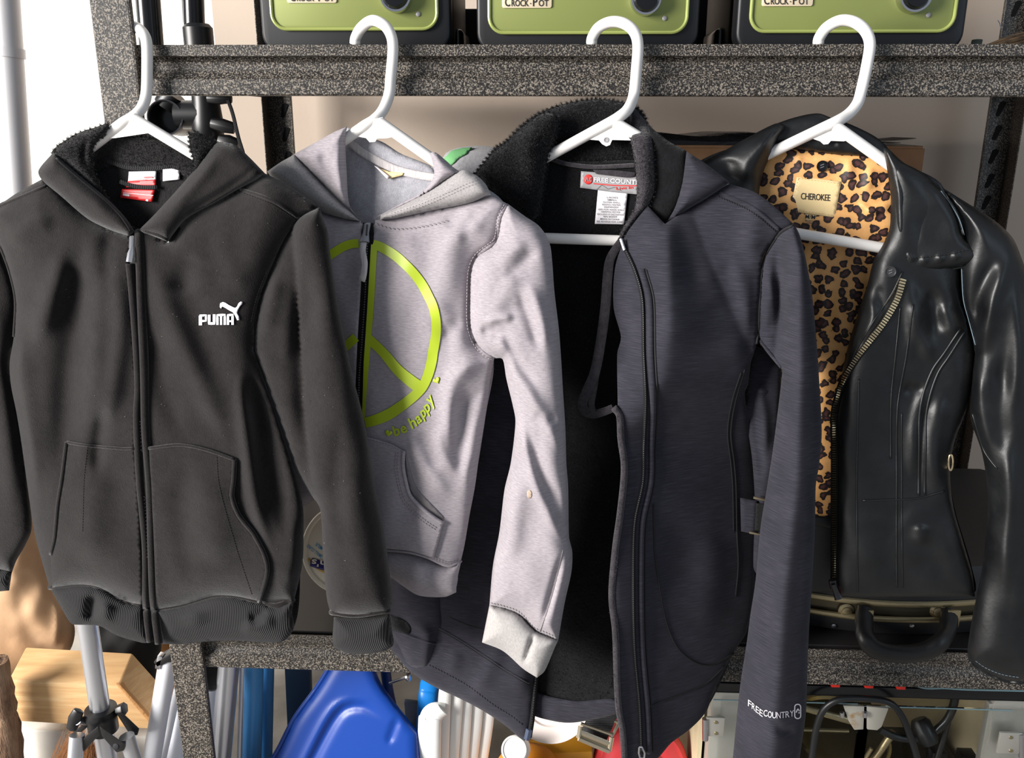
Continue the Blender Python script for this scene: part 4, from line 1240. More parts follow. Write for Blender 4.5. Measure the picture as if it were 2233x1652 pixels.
frB = [(818, 480, 1), (870, 474), (940, 457), (1025, 440), (1069, 424, 1), (1106, 444, 1), (1089, 475), (1086, 509), (1080, 527), (1040, 558), (1026, 591), (1023, 652), (1024, 710), (1036, 747), (1057, 771), (1078, 781, 1), (1070, 822), (1057, 917), (1046, 985), (1036, 1059), (1024, 1123), (1013, 1188), (1005, 1223, 1), (976, 1233), (933, 1215), (896, 1204), (849, 1199), (790, 1196, 1), (786, 1000), (790, 876), (794, 805), (800, 737), (807, 669), (812, 560)]
panel('front_right', GB, frB, relB, M_GREY, B, step=6)
hmB = [(744, 1194, 1), (790, 1195), (849, 1198), (896, 1203), (933, 1214), (976, 1232), (1006, 1222, 1), (996, 1269), (995, 1291, 1), (969, 1301), (914, 1298), (878, 1277), (852, 1259), (790, 1242), (746, 1234, 1)]
relBh = Relief(.004, .014, 40, hmB, [([(910, 1215), (905, 1260), (915, 1290)], .004, 20)])
panel('waistband', GB, hmB, relBh, M_GREY, B, step=6)
for k_ in (0, 4):
    stitches('waist_stitching', GB, relB, [(800, 1193 - k_), (849, 1195 - k_), (896, 1200 - k_), (933, 1211 - k_), (976, 1229 - k_), (1003, 1221 - k_)], M_GREYTHREAD, B, 4, 3, .0003, .0008, 0, .8)
seam('waist_seam', GB, relB, [(795, 1197), (849, 1199), (896, 1204), (933, 1215), (976, 1233), (1005, 1223)], M_GREY, B, .0018, -.0006)
slB = [(1106, 443, 1), (1143, 470), (1177, 494), (1198, 529), (1204, 568), (1209, 635), (1219, 720), (1224, 788), (1228, 856), (1233, 934), (1235, 1008), (1239, 1060), (1241, 1170), (1248, 1203), (1246, 1247), (1231, 1316), (1217, 1397, 1), (1190, 1386), (1166, 1375), (1133, 1342), (1100, 1328), (1067, 1321, 1), (1075, 1232), (1089, 1159), (1100, 1068), (1114, 1008), (1124, 920), (1118, 883), (1104, 825), (1096, 783), (1078, 781, 1), (1057, 771), (1036, 747), (1024, 710), (1023, 652), (1026, 591), (1040, 558), (1080, 527), (1089, 475)]
foldsBs = [
    ([(1050, 703), (1090, 694), (1125, 690)], .008, 9),
    ([(1045, 728), (1075, 722), (1090, 745)], -.009, 12),
    ([(1072, 702), (1098, 760), (1118, 812), (1160, 870), (1205, 945), (1233, 1000)], .010, 15),
    ([(1085, 690), (1125, 780), (1175, 850)], -.006, 12),
    ([(1130, 630), (1150, 680), (1170, 740), (1178, 770)], -.009, 13),
    ([(1150, 610), (1180, 690), (1190, 760)], .006, 14),
    ([(1120, 590), (1100, 650), (1060, 690)], .006, 20),
    ([(1160, 900), (1195, 920), (1215, 900)], -.005, 12),
    ([(1130, 890), (1140, 950), (1165, 1045), (1205, 1140), (1240, 1190)], .010, 13),
    ([(1150, 940), (1185, 1040), (1225, 1120)], -.007, 14),
    ([(1130, 1000), (1118, 1120), (1100, 1240)], .008, 24),
    ([(1228, 1198), (1205, 1280), (1178, 1376)], -.008, 7),
    ([(1240, 1215), (1222, 1290), (1200, 1370)], .004, 10),
    ([(1150, 520), (1120, 545), (1070, 560)], .005, 18),
    ([(1175, 540), (1140, 570), (1100, 610)], -.005, 14),
]
relBs = Relief(-.001, .026, 48, slB, [(a, b * .66, c * 1.05) for a, b, c in foldsBs], .0015, (90, 200), 31)
panel('sleeve', GB, slB, relBs, M_GREY, B, back=Relief(-.001, -.018, 50, slB), step=5)
cuB = [(1067, 1320, 1), (1100, 1327), (1133, 1341), (1166, 1374), (1190, 1385), (1217, 1396, 1), (1210, 1411), (1188, 1462), (1171, 1477, 1), (1140, 1457), (1097, 1419), (1051, 1400, 1)]
relBc = Relief(.004, .018, 40, cuB, [([(1166, 1376), (1140, 1455)], -.006, 6)])
panel('cuff', GB, cuB, relBc, heather('grey_cuff_knit', (150, 146, 144), (166, 162, 160), (178, 174, 172), (500, 300)), B, back=Relief(.004, -.016, 40, cuB), step=5)
for k_ in (-3, 3):
    stitches('cuff_stitching', GB, relBs, [(1070, 1317 + k_), (1100, 1324 + k_), (1133, 1337 + k_), (1164, 1370 + k_), (1190, 1381 + k_), (1214, 1392 + k_)], M_GREYTHREAD, B, 4, 3, .0003, .001, 0, 1.0)
# shoulder seam with twin stitching
sp = [(1104, 448), (1089, 477), (1086, 509), (1079, 527), (1040, 558), (1026, 591), (1023, 652), (1024, 710), (1036, 747), (1057, 771), (1076, 780)]
seam('armhole_seam', GB, relB, sp, M_GREY, B, .0022, .0002)
for s_ in (-6, 5):
    stitches('armhole_stitching', GB, relB, sp, M_THREAD, B, 4, 3, .00035, .0014 if s_ > 0 else .0012, s_)
seam('sleeve_seam', GB, relBs, [(1228, 1198), (1216, 1250), (1200, 1310), (1178, 1376)], M_GREYTHREAD, B, .0006, .0004)
# left sleeve hanging behind the black hoodie
slBl = [(590, 400, 1), (570, 420), (555, 560), (570, 760), (600, 1000), (640, 1120, 1), (690, 1085, 1), (700, 900), (690, 760), (650, 640), (610, 520)]
panel('sleeve', GB, slBl, Relief(-.008, .014, 40, slBl), M_GREY, B, back=Relief(-.008, -.010, 40, slBl), step=10)
# pocket
pkB = [(786, 950, 1), (809, 954), (853, 968), (880, 983, 1), (879, 1015), (885, 1050), (896, 1083), (933, 1119), (966, 1141, 1), (957, 1175), (946, 1216, 1), (933, 1212), (896, 1201), (849, 1196), (790, 1193, 1)]
pk_ = panel('pocket', GB, pkB, relB, M_GREY, B, t=.002, step=6, off=.0040)
seam('pocket_edge', GB, relB, [(880, 983), (879, 1015), (885, 1050), (896, 1083), (933, 1119), (966, 1141)], M_GREY, pk_, .0022, .0036)
panel('pocket_gap_shade', GB, [(884, 990), (886, 1040), (898, 1076), (936, 1112), (966, 1136), (968, 1128), (940, 1098), (908, 1062), (894, 1020)], relB, M_GREYTHREAD, B, step=6, off=.0006, t=.0005)  # thin darker sheet stands for the shade inside the pocket mouth
for k_ in (14, 19):
    stitches('pocket_stitching', GB, relB, [(868, 985), (866, 1020), (872, 1056), (884, 1092), (925, 1132), (955, 1152)], M_GREYTHREAD, B, 4, 3, .0003, .0044, k_ - 14, .6)
stitches('pocket_stitching', GB, relB, [(962, 1145), (952, 1180), (943, 1214)], M_GREYTHREAD, B, 4, 2, .0004, .0044, 0, 1.0)
stitches('pocket_stitching', GB, relB, [(800, 956), (853, 971), (878, 985)], M_GREYTHREAD, B, 4, 3, .0003, .0044, 0, .6)
# zip
zt = [(803, 486), (799, 560), (795, 650), (789, 740), (783, 820), (781, 900), (779, 1050), (783, 1190)]
panel('zip_tape', GB, stroke_poly(zt, 24), lambda P: relB(P) - .0015, M_MATTEBLACK, B, step=7)
stuff(stitches('zip_teeth', GB, lambda P: relB(P) + .0016, zt, M_DARKMETAL, B, 3, 2.5, .0011, .0004))
MB_ = MB().tube(GB.pts([(801, 488), (798, 508), (795, 528)], relB([(801, 488), (798, 508), (795, 528)]) + .0065), [.0042, .0036, .0056], 10, True, (tuple(GB.n), .5)).build('zip_puller', solid('grey_zip_metal', (150, 150, 156), .4, .7), B)
MB().tube(GB.pts([(801, 490), (799, 512)], relB([(801, 490), (799, 512)]) + .0092), .0010, 6).build('puller_bridge', M_DARKMETAL, MB_)
seam('puller_cord', GB, relB, [(793, 528), (791, 548), (795, 572), (793, 598), (789, 612)], M_TAPE, MB_, .0036, .0068, flat=.35)
# peace sign print
prt = strokes('peace_sign_print', GB, relB, [
    ([(813, 532), (830, 538), (860, 556), (885, 578), (903, 597), (920, 620), (933, 644), (944, 668), (950, 695), (951, 720), (949, 740), (944, 768), (941, 788), (934, 815), (922, 842), (906, 860), (887, 876), (865, 892), (846, 904), (825, 913), (806, 919), (796, 921)], [20, 21, 20, 21, 20, 21, 22, 21, 22, 24, 22]),
    ([(816, 533), (812, 600), (808, 669), (803, 737), (798, 805), (794, 880), (792, 915)], [14, 14, 14, 13, 12, 8, 6]),
    ([(804, 738), (835, 768), (867, 806), (895, 830), (920, 848)], [20, 20, 22, 25, 27])], M_LIME, B, .0010, step=4)
strokes('peace_sign_print', GB, relB, [([(782, 530), (765, 532), (748, 538), (735, 546), (715, 560), (700, 580)], 19)], M_LIME, B, .0010, step=4)
strokes('peace_sign_print', GB, relB, [([(776, 735), (765, 745), (750, 760)], [20, 20, 18])], M_LIME, B, .0010, step=4)
for ch, x0, y0, x1, y1 in (('b', 861, 951, 874, 946), ('e', 877, 946, 889, 940), ('h', 898, 935, 910, 927), ('a', 911, 925, 921, 917), ('p', 922, 912, 931, 904), ('p', 931, 901, 940, 891), ('y', 939, 886, 948, 873)):
    text('be_happy_lettering', GB, relB, ch, (x0, y0), (x1, y1), 25, M_LIME, B, .0013, .022, skew=((y1 - y0) / 14.0 * .6 - .05, -.85))
for cx, cy, a in ((847, 944, .25), (952, 829, -.5)):
    pts = []
    for k in range(24):
        t_ = 2 * math.pi * k / 24
        hx, hy_ = 16 * math.sin(t_) ** 3 * .5, -(13 * math.cos(t_) - 5 * math.cos(2 * t_) - 2 * math.cos(3 * t_) - math.cos(4 * t_)) * .5
        pts.append((cx + hx * math.cos(a) - hy_ * math.sin(a), cy + hx * math.sin(a) + hy_ * math.cos(a)))
    decal('heart_print', GB, relB, pts, M_LIME, B, .0012, .0005, 3)
# hood
hbB = [(748, 288), (760, 278), (784, 296), (831, 308), (875, 335), (940, 362), (950, 382), (900, 376), (855, 364), (794, 336), (752, 306)]
panel('hood_inside', GB, hbB, Relief(-.015, .006, 22, hbB), M_GREYIN, B, step=5)
panel('neck_tape', GB, stroke_poly([(750, 300), (794, 334), (855, 366), (900, 379), (950, 388)], 17), Relief(-.0095), M_TAPE, B, step=5)
relHl = None
hlB = [(757, 276, 1), (730, 287), (703, 302), (670, 320), (639, 337, 1), (690, 386), (740, 436), (786, 478, 1), (762, 446), (756, 373), (753, 300)]
relHl = Relief(.006, .018, 36, hlB, [([(745, 300), (742, 370), (756, 440)], .004, 12), ([(700, 320), (712, 370), (740, 420)], -.004, 12)])
panel('hood_lining', GB, hlB, relHl, M_GREY, B, t=.004, step=5)
hbl = [(641, 337, 1), (611, 354), (582, 374, 1), (600, 396), (650, 432), (696, 459), (745, 475), (785, 482, 1), (740, 440), (700, 400)]
relHbl = Relief(.008, .014, 26, hbl)
panel('hood_band', GB, hbl, relHbl, M_GREYRIB, B, t=.004, step=5)
hrB = [(938, 334), (950, 332), (975, 352), (994, 369), (1038, 383, 1), (1004, 376), (930, 422), (835, 467), (820, 473, 1), (870, 446), (923, 417), (946, 382), (942, 350)]
panel('hood_lining', GB, hrB, Relief(.006, .016, 22, hrB), M_GREY, B, t=.004, step=5)
hbr = [(830, 468, 1), (880, 446), (930, 420), (1004, 372), (1038, 382), (1058, 400), (1070, 422, 1), (1025, 442), (940, 459), (870, 474), (829, 479, 1)]
relHbr = Relief(.010, .015, 24, hbr)
panel('hood_band', GB, hbr, relHbr, M_GREYRIB, B, t=.004, step=5)
for q in (0, 7):
    stitches('hood_stitching', GB, relHbr, [(850, 473 - q), (905, 455 - q), (960, 433 - q), (1015, 408 - q), (1045, 396 - q)], M_THREAD, B, 4, 3, .0003, .0008, 0, .8)
stitches('neck_stitching', GB, relB, [(822, 488), (855, 498), (900, 497), (950, 488), (985, 478)], M_GREYTHREAD, B, 5, 4, .0004, .0008, 0, 1.5)
decal('neck_label', GB, Relief(-.009), [(816, 362), (848, 374), (881, 377), (879, 382), (846, 390)], M_CREAM, B, 0, .0008, 5)
decal('neck_label_fold', GB, Relief(-.007), [(816, 361), (823, 364), (850, 385), (845, 391)], M_PAPERWHITE, B, 0, .0008, 5)
decal('sleeve_stain', GB, relBs, [(1150, 1070), (1156, 1068), (1160, 1074), (1159, 1084), (1152, 1086), (1149, 1078)], solid('tan_stain', (176, 156, 140), .9), B, .0004, .0003, 4, True)
# ================================================================== NAVY SOFTSHELL JACKET
C = thing('softshell_jacket', GC.pt(1330, 320), 'dark navy softshell jacket with plush black collar, open over its black lining', 'jacket')
sheetC = [(1060, 390), (1110, 330), (1200, 350), (1300, 352), (1395, 352), (1500, 400), (1600, 420), (1680, 470), (1655, 560), (1650, 700), (1640, 800), (1630, 900), (1648, 1050), (1648, 1214), (1640, 1310), (1600, 1420), (1540, 1545), (1470, 1600), (1344, 1552), (1260, 1573), (1209, 1571), (1150, 1550), (1060, 1500), (1000, 1300), (985, 1000), (975, 760), (985, 560), (1010, 460)]
relCb = Relief(lambda P: -.013 - .042 * np.interp(P[:, 1], [800, 1000], [0, 1]) * np.clip((P[:, 0] - 1345) / 270.0, 0, 1), -.0, 60, None, [([(1230, 480), (1240, 800), (1230, 1200)], -.004, 50), ([(1290, 600), (1300, 1000)], .003, 40)])
panel('back_lining', GC, sheetC, relCb, M_PILE, C, step=12)
stuff(fuzz('lining_pile', GC, relCb, [(1200, 380), (1340, 380), (1330, 700), (1280, 900), (1330, 1100), (1330, 1500), (1180, 1500), (1200, 900)], M_PILE, C, 9000, .003, .0003, 12))
hbC = [(1150, 1505), (1200, 1518), (1260, 1528), (1337, 1524), (1352, 1552), (1260, 1574), (1209, 1572), (1150, 1551)]
panel('hem_facing', GC, hbC, Relief(-.0105, .003, 14, hbC), M_NAVY, C, step=6)
# left front, folded open behind the grey hoodie
lfC = [(1030, 392, 1), (1062, 405), (1105, 450), (1150, 560), (1185, 700), (1195, 900), (1190, 1100), (1182, 1300), (1168, 1478), (1158, 1597), (1143, 1615, 1), (1133, 1608), (1097, 1578), (1053, 1549), (1006, 1524), (944, 1495), (893, 1462), (852, 1414, 1), (880, 1200), (940, 950), (965, 760), (968, 560), (990, 440)]
relCl = Relief(-.004, .014, 70, lfC, [([(1100, 1400), (1060, 1470), (1040, 1520)], .005, 20), ([(1000, 1420), (980, 1470)], .004, 16), ([(1140, 1400), (1130, 1520)], .004, 24)], .0012, (150, 200), 41)
panel('front_left', GC, lfC, relCl, M_NAVY, C, t=.003, step=8)
seam('panel_seam', GC, relCl, [(940, 1362), (969, 1374), (1024, 1407), (1097, 1455), (1154, 1489)], M_NAVY, C, .0016, -.0004)
seam('panel_seam', GC, relCl, [(940, 1370), (969, 1379), (1024, 1412), (1097, 1460), (1154, 1494)], M_DARKTHREAD, C, .0007, .0)
seam('seam', GC, relCl, [(980, 1345), (1020, 1362), (1060, 1373)], M_DARKTHREAD, C, .0006, .0)
stitches('hem_stitching', GC, relCl, [(936, 1449), (985, 1474), (1024, 1497), (1075, 1535), (1115, 1560), (1140, 1580)], M_DARKTHREAD, C, 4, 3, .0004, .0004, 0, 1)
seam('zip_edge', GC, relCl, [(1190, 1100), (1182, 1300), (1168, 1478), (1161, 1560), (1154, 1606)], M_MATTEBLACK, C, .0034, .0006)
stitches('zip_teeth', GC, relCl, [(1185, 1250), (1172, 1440), (1164, 1530), (1158, 1596)], M_DARKMETAL, C, 3, 2.5, .0009, .0040)
MB().tube(GC.pts([(1154, 1590), (1149, 1612)], relCl([(1154, 1590), (1149, 1612)]) + .003), .0040, 4, True, (tuple(GC.n), .5)).build('zip_box', solid('slate_zip_end', (66, 76, 98), .5), C)
slCl = [(1005, 425, 1), (985, 470), (950, 600), (925, 760), (890, 1000), (862, 1180), (849, 1300), (848, 1336), (852, 1374, 1), (889, 1447), (914, 1457), (936, 1452), (955, 1404), (971, 1360), (966, 1305), (985, 1150), (1010, 1000), (1040, 820), (1050, 640), (1045, 500)]
relCsl = Relief(.002, .016, 50, slCl, [([(905, 1350), (935, 1400), (925, 1450)], .006, 14), ([(870, 1340), (900, 1375), (935, 1390)], -.006, 12)])
panel('sleeve', GC, slCl, relCsl, M_NAVY, C, back=Relief(-.001, -.010, 50, slCl), step=7)
opn = [(850, 1340, 1), (870, 1346), (888, 1356), (896, 1370), (890, 1382), (872, 1378), (853, 1370, 1)]
panel('cuff_opening', GC, opn, lambda P: relCsl(P) + .0009, M_PILE, C, step=5, t=.0005)
seam('cuff_edge', GC, relCsl, [(853, 1372), (890, 1385), (930, 1398), (958, 1404)], M_NAVY, C, .0015, .0)
# fleece collar
cbC = [(1120, 300), (1144, 271), (1185, 243), (1236, 225), (1290, 216), (1337, 219), (1383, 231), (1407, 259), (1402, 330), (1388, 360), (1290, 366), (1200, 350), (1150, 335)]
relCc = Relief(-.027, .011, 34, cbC, [([(1160, 330), (1230, 290), (1300, 300)], .004, 22)])
panel('collar_back', GC, cbC, relCc, M_PILE, C, t=.003, step=6)
fuzz('collar_pile', GC, relCc, cbC, M_PILE, C, 9000, .0036, .00022, 6)
seam('neck_seam', GC, Relief(-.0105), [(1196, 345), (1240, 358), (1300, 364), (1388, 360)], M_NAVYIN, C, .0022)
clC = [(1036, 378, 1), (1079, 325), (1100, 311), (1144, 270), (1185, 246), (1215, 255), (1212, 300), (1196, 340), (1188, 400), (1170, 480), (1130, 470), (1104, 440), (1068, 416)]
relCcl = Relief(.0, .020, 45, clC, [([(1170, 270), (1150, 330), (1160, 400)], .005, 20)])
panel('collar_lobe', GC, clC, relCcl, M_PILE, C, t=.004, step=6)
fuzz('collar_pile', GC, relCcl, clC, M_PILE, C, 10000, .0036, .00022, 7)
crC = [(1368, 240), (1383, 231), (1406, 258), (1423, 288), (1425, 340), (1427, 407), (1415, 446), (1392, 474), (1364, 508, 1), (1352, 532, 1), (1352, 510), (1372, 475), (1385, 451), (1389, 420), (1386, 366), (1379, 322), (1370, 281)]
relCcr = Relief(lambda P: np.interp(P[:, 1], [225, 275, 300, 330, 380], [-.030, -.024, .0, .006, .006]), .014, 20, crC)
panel('collar_roll', GC, crC, relCcr, M_NAVYIN, C, t=.004, step=5)
fuzz('collar_pile', GC, relCcr, crC, M_NAVYIN, C, 2500, .0028, .00025, 8)
hdC = [(1412, 270), (1424, 281), (1459, 308), (1497, 329, 1), (1495, 397), (1476, 452), (1450, 490, 1), (1414, 452), (1426, 407), (1424, 340)]
panel('hood_lining', GC, hdC, Relief(.005, .007, 30, hdC), M_PILE, C, step=7)
hfC = [(1497, 330, 1), (1541, 358), (1592, 398, 1), (1541, 432), (1500, 456), (1450, 490, 1), (1472, 452), (1488, 397)]
relChf = Relief(.008, .016, 34, hfC)
panel('hood', GC, hfC, relChf, M_NAVY, C, t=.003, step=6)
# right front: its free edge swings towards the viewer
rfC = [(1412, 448, 1), (1450, 488, 1), (1500, 455), (1541, 431), (1590, 400, 1), (1650, 421), (1700, 460), (1731, 489, 1), (1700, 508), (1665, 558), (1658, 602), (1655, 653), (1652, 717), (1648, 757), (1638, 788), (1631, 839), (1624, 856), (1628, 890), (1635, 941), (1648, 1042), (1650, 1130), (1647, 1214), (1643, 1305), (1628, 1378), (1610, 1407), (1588, 1444), (1556, 1506), (1541, 1549), (1508, 1586), (1464, 1619), (1439, 1648), (1415, 1672, 1), (1362, 1672, 1),
       (1357, 1597), (1348, 1542), (1344, 1469), (1341, 1378), (1333, 1298), (1341, 1196), (1351, 1123), (1359, 1050), (1360, 1008), (1353, 958), (1350, 907), (1347, 886, 1), (1346, 771), (1354, 734), (1338, 669), (1341, 585), (1361, 520, 1), (1372, 500)]
def rC(P):
    x, y = P[:, 0], P[:, 1]
    xr = np.interp(y, [400, 560, 700, 820, 900, 980, 1650], [1446, 1456, 1460, 1448, 1410, 1336, 1330])
    D = np.interp(y, [400, 500, 600, 720, 840, 960, 1650], [.006, .022, .044, .056, .050, .0, .0])
    low = np.interp(y, [770, 1000], [0, 1])
    xe = np.interp(y, [400, 560, 700, 800, 1000, 1200, 1650], [1490, 1540, 1600, 1640, 1660, 1670, 1570])
    L = np.where(x < xr, (x - xr) / 190.0, (x - xr) / np.maximum(40, xe - xr))
    u = np.clip((x - 1345) / 290.0, 0, 1.1)
    return np.maximum(D * (1 - np.sqrt(L * L + .006) + .077), .001) + low * (.066 - .116 * u)
foldsC = [([(1530, 520), (1570, 640), (1600, 740), (1620, 800)], .007, 34), ([(1600, 560), (1625, 660), (1640, 740)], .006, 22), ([(1560, 640), (1600, 760)], -.004, 30),
          ([(1480, 480), (1500, 560), (1520, 640)], -.004, 24), ([(1660, 430), (1640, 500), (1640, 560)], .005, 26),
          ([(1545, 1150), (1550, 1280), (1530, 1380)], .006, 40), ([(1470, 1120), (1460, 1300)], -.004, 40)]
relC = Relief(.002, .004, 40, rfC, foldsC, .0008, (180, 240), 51, rC)
panel('front_right', GC, rfC, relC, M_NAVY, C, t=.0035, step=7)
seam('yoke_seam', GC, relC, [(1570, 420), (1640, 452), (1700, 500)], M_NAVY, C, .0018, -.0002)
stitches('yoke_stitching', GC, relC, [(1566, 428), (1636, 460), (1692, 505)], M_DARKTHREAD, C, 4, 2, .0004, .0005, 0, 1)
for pts, r in (([(1624, 805), (1604, 873), (1594, 941), (1601, 1008), (1605, 1059), (1607, 1159), (1610, 1232), (1604, 1300)], .0011), ([(1616, 812), (1597, 873), (1587, 941), (1594, 1008), (1598, 1059), (1600, 1159)], .0008),
               ([(1425, 1100), (1426, 1160), (1428, 1207), (1439, 1287), (1454, 1360), (1479, 1414), (1519, 1445), (1556, 1448), (1600, 1424)], .0011), ([(1410, 1542), (1464, 1520), (1537, 1491), (1581, 1451)], .0010)):
    seam('seam', GC, relC, pts, M_DARKTHREAD, C, r, .0002)
zc = [(1353, 522), (1384, 588), (1401, 653), (1404, 771), (1408, 873), (1404, 975), (1402, 1050), (1384, 1141), (1381, 1269), (1384, 1414), (1395, 1542), (1399, 1640)]
seam('zip_tape', GC, relC, zc, M_MATTEBLACK, C, .0022, .0006)
stitches('zip_teeth', GC, relC, zc, solid('grey_zip_coil', (58, 56, 60), .6), C, 2.5, 2.2, .0006, .0030)
seam('zip_flap', GC, relC, [(x + 16, y) for x, y in zc[1:]], M_NAVY, C, .0034, .0002)
seam('zip_flap_edge', GC, relC, [(x + 25, y) for x, y in zc[1:]], M_DARKTHREAD, C, .0010, .0002)
p2 = MB().tube(GC.pts([(1354, 521), (1362, 545)], relC([(1364, 525), (1364, 545)]) + .004), .0016, 6).build('zip_end', M_SILVER, C)
pz = GC.pts([(1394, 1628), (1393, 1641), (1396, 1652), (1405, 1652), (1406, 1641), (1400, 1628)], relC([(1394, 1628)])[0] + .006)
MB().tube(list(pz) + [pz[0]], .0012, 6).build('zip_puller', M_SILVER, C)
# fleece-bound facing that loops out of the opening
lpC = [(1358, 520, .012), (1332, 561, .016), (1325, 602, .020), (1320, 669, .024), (1310, 744, .028), (1297, 812, .032), (1280, 852, .036), (1270, 880, .036), (1277, 897, .036), (1292, 903, .034), (1315, 898, .032), (1338, 889, .036)]
X = np.array([GC.pt(x, y, d) for x, y, d in lpC]); X = curve3(X, 6)
rr = np.interp(np.linspace(0, 1, len(X)), [0, .15, .5, .75, 1], [.0040, .0052, .0056, .0050, .0042])
o_ = MB().tube(X, rr, 10, True, (tuple(GC.n), .4)).build('facing_edge', M_NAVYIN, C)
lp2 = [(1303, 800), (1295, 850), (1290, 880), (1294, 900)]
MB().tube(curve3([GC.pt(x, y, d) for (x, y), d in zip(lp2, (.028, .034, .036, .034))], 6), .0034, 8, True, (tuple(GC.n), .5)).build('facing_fold', M_NAVYIN, C)
fcp = [(1336, 560), (1332, 620), (1328, 680), (1318, 750), (1306, 815), (1288, 860), (1282, 885), (1300, 897), (1340, 888, 1), (1352, 770), (1352, 730), (1340, 670), (1344, 585)]
panel('facing', GC, fcp, Relief(.010), M_PILE, C, step=7)
seam('front_binding', GC, relC, [(1338, 888), (1351, 906), (1354, 958), (1361, 1008), (1360, 1050), (1352, 1123), (1342, 1196), (1334, 1298), (1342, 1378), (1345, 1469), (1349, 1542), (1358, 1597), (1362, 1668)], M_NAVYIN, C, .0036, .0012)
bp = smooth([(1351, 906), (1354, 958), (1361, 1008), (1360, 1050), (1352, 1123), (1342, 1196), (1334, 1298), (1342, 1378), (1345, 1469), (1349, 1542), (1358, 1597), (1362, 1668)], False, 10)
fuzz('binding_pile', GC, lambda P: relC(P) + .003, stroke_poly(bp, 10), M_NAVYIN, C, 1600, .0022, .0002, 9)
# right sleeve
slC = [(1731, 487, 1), (1742, 508), (1752, 540), (1770, 636), (1780, 737), (1787, 839), (1792, 941), (1787, 1008), (1779, 1060), (1777, 1159), (1771, 1269), (1764, 1378), (1760, 1487), (1757, 1560), (1744, 1652), (1741, 1684, 1), (1595, 1684, 1), (1600, 1633), (1607, 1560), (1615, 1487), (1629, 1396), (1636, 1342), (1647, 1269), (1658, 1152), (1673, 1059), (1686, 975), (1703, 839), (1706, 806, 1), (1690, 790), (1658, 746), (1652, 700), (1656, 640), (1660, 590), (1672, 550), (1700, 505)]
def sC(P):
    x, y = P[:, 0], P[:, 1]
    xr = np.interp(y, [480, 560, 800, 1050, 1300, 1560, 1690], [1722, 1743, 1745, 1738, 1709, 1690, 1680])
    le = np.interp(y, [480, 600, 700, 840, 1060, 1300, 1680], [1700, 1712, 1706, 1700, 1673, 1640, 1596])
    L = np.where(x < xr, (x - xr) / np.maximum(24, xr - le + 6), (x - xr) / 70.0)
    return .034 * np.clip(1 - np.sqrt(L * L + .02) + .14, 0, 1.2)
relCs = Relief(-.001, .006, 22, slC, [([(1690, 560), (1700, 640), (1704, 740), (1704, 800)], -.008, 12), ([(1668, 640), (1672, 720)], .004, 14), ([(1675, 590), (1690, 680), (1700, 760)], .003, 10), ([(1620, 1600), (1680, 1610), (1740, 1600)], .002, 16), ([(1680, 1560), (1700, 1590), (1740, 1600)], -.003, 10)], 0, (60, 120), 61, sC)
panel('sleeve', GC, slC, relCs, M_NAVY, C, back=Relief(-.002, -.016, 40, slC), step=6)
seam('armhole_seam', GC, relCs, [(1731, 490), (1700, 510), (1668, 560), (1660, 604), (1657, 653), (1654, 717), (1650, 750)], M_DARKTHREAD, C, .0013, .0002)
seam('underarm_seam', GC, relCs, [(1656, 742), (1680, 770), (1703, 800)], M_NAVY, C, .0016, .0002)
sdC = [(1641, 750, 1), (1668, 764), (1704, 800, 1), (1700, 900), (1692, 1010), (1670, 1160), (1655, 1260, 1), (1643, 1235), (1646, 1100), (1640, 1000), (1624, 880), (1630, 800)]
panel('side_panel', GC, sdC, Relief(-.034, .008, 30, sdC, [([(1650, 830), (1665, 900), (1668, 1000)], .006, 12), ([(1640, 870), (1650, 960), (1660, 1060)], -.004, 10), ([(1650, 845), (1672, 855)], .004, 8)]), M_NAVY, C, step=6)
blt = [(1614, 1085, 1), (1652, 1092, 1), (1648, 1164, 1), (1616, 1158, 1)]
bt = panel('belt_tab', GC, blt, Relief(-.026, .003, 8, blt), M_NAVY, C, step=6, t=.003)
blt2 = [(1648, 1096, 1), (1672, 1100, 1), (1668, 1160, 1), (1645, 1158, 1)]
panel('belt', GC, blt2, Relief(-.024), M_MATTEBLACK, C, step=6, t=.003)
bk = GC.pts([(1643, 1084), (1690, 1094), (1684, 1170), (1634, 1160)], -.019)
MB().tube([bk[0], bk[1], bk[2], bk[3]], .0016, 8).build('buckle', M_GOLD, bt)
# sleeve wordmark with round emblem
cx_ = [(1632, 1533, 1529), (1650, 1545, 1541), (1663, 1556, 1554)]
for i, ch in enumerate('FREE'):
    x = 1631 + i * 8.3; y = 1538 + i * 6.6
    text('wordmark', GC, relCs, ch, (x, y), (x + 7, y + 5), 14, M_LOGO, C, .0012, 0.0, skew=(0.05, -1))
for i, ch in enumerate('COUNTRY'):
    x = 1665 + i * 9.6; y = 1561 + [0, 3, 4.5, 5, 4.5, 3.2, 1.5][i]
    text('wordmark', GC, relCs, ch, (x, y), (x + 8.6, y + .5 - .35 * i), 14, M_LOGO, C, .0012, 0.0, skew=(0.0, -1))
em = rrect(1733, 1746, 1535, 1566, 6, 5)
emb = strokes('emblem_ring', GC, relCs, [(em + [em[0]], 2.4)], M_LOGO, C, .0014, step=3)
strokes('emblem_mark', GC, relCs, [([(1736, 1553), (1740, 1545), (1743, 1550)], 2.5), ([(1741, 1554), (1744, 1553)], 2.5)], M_LOGO, emb, .0014, step=3)
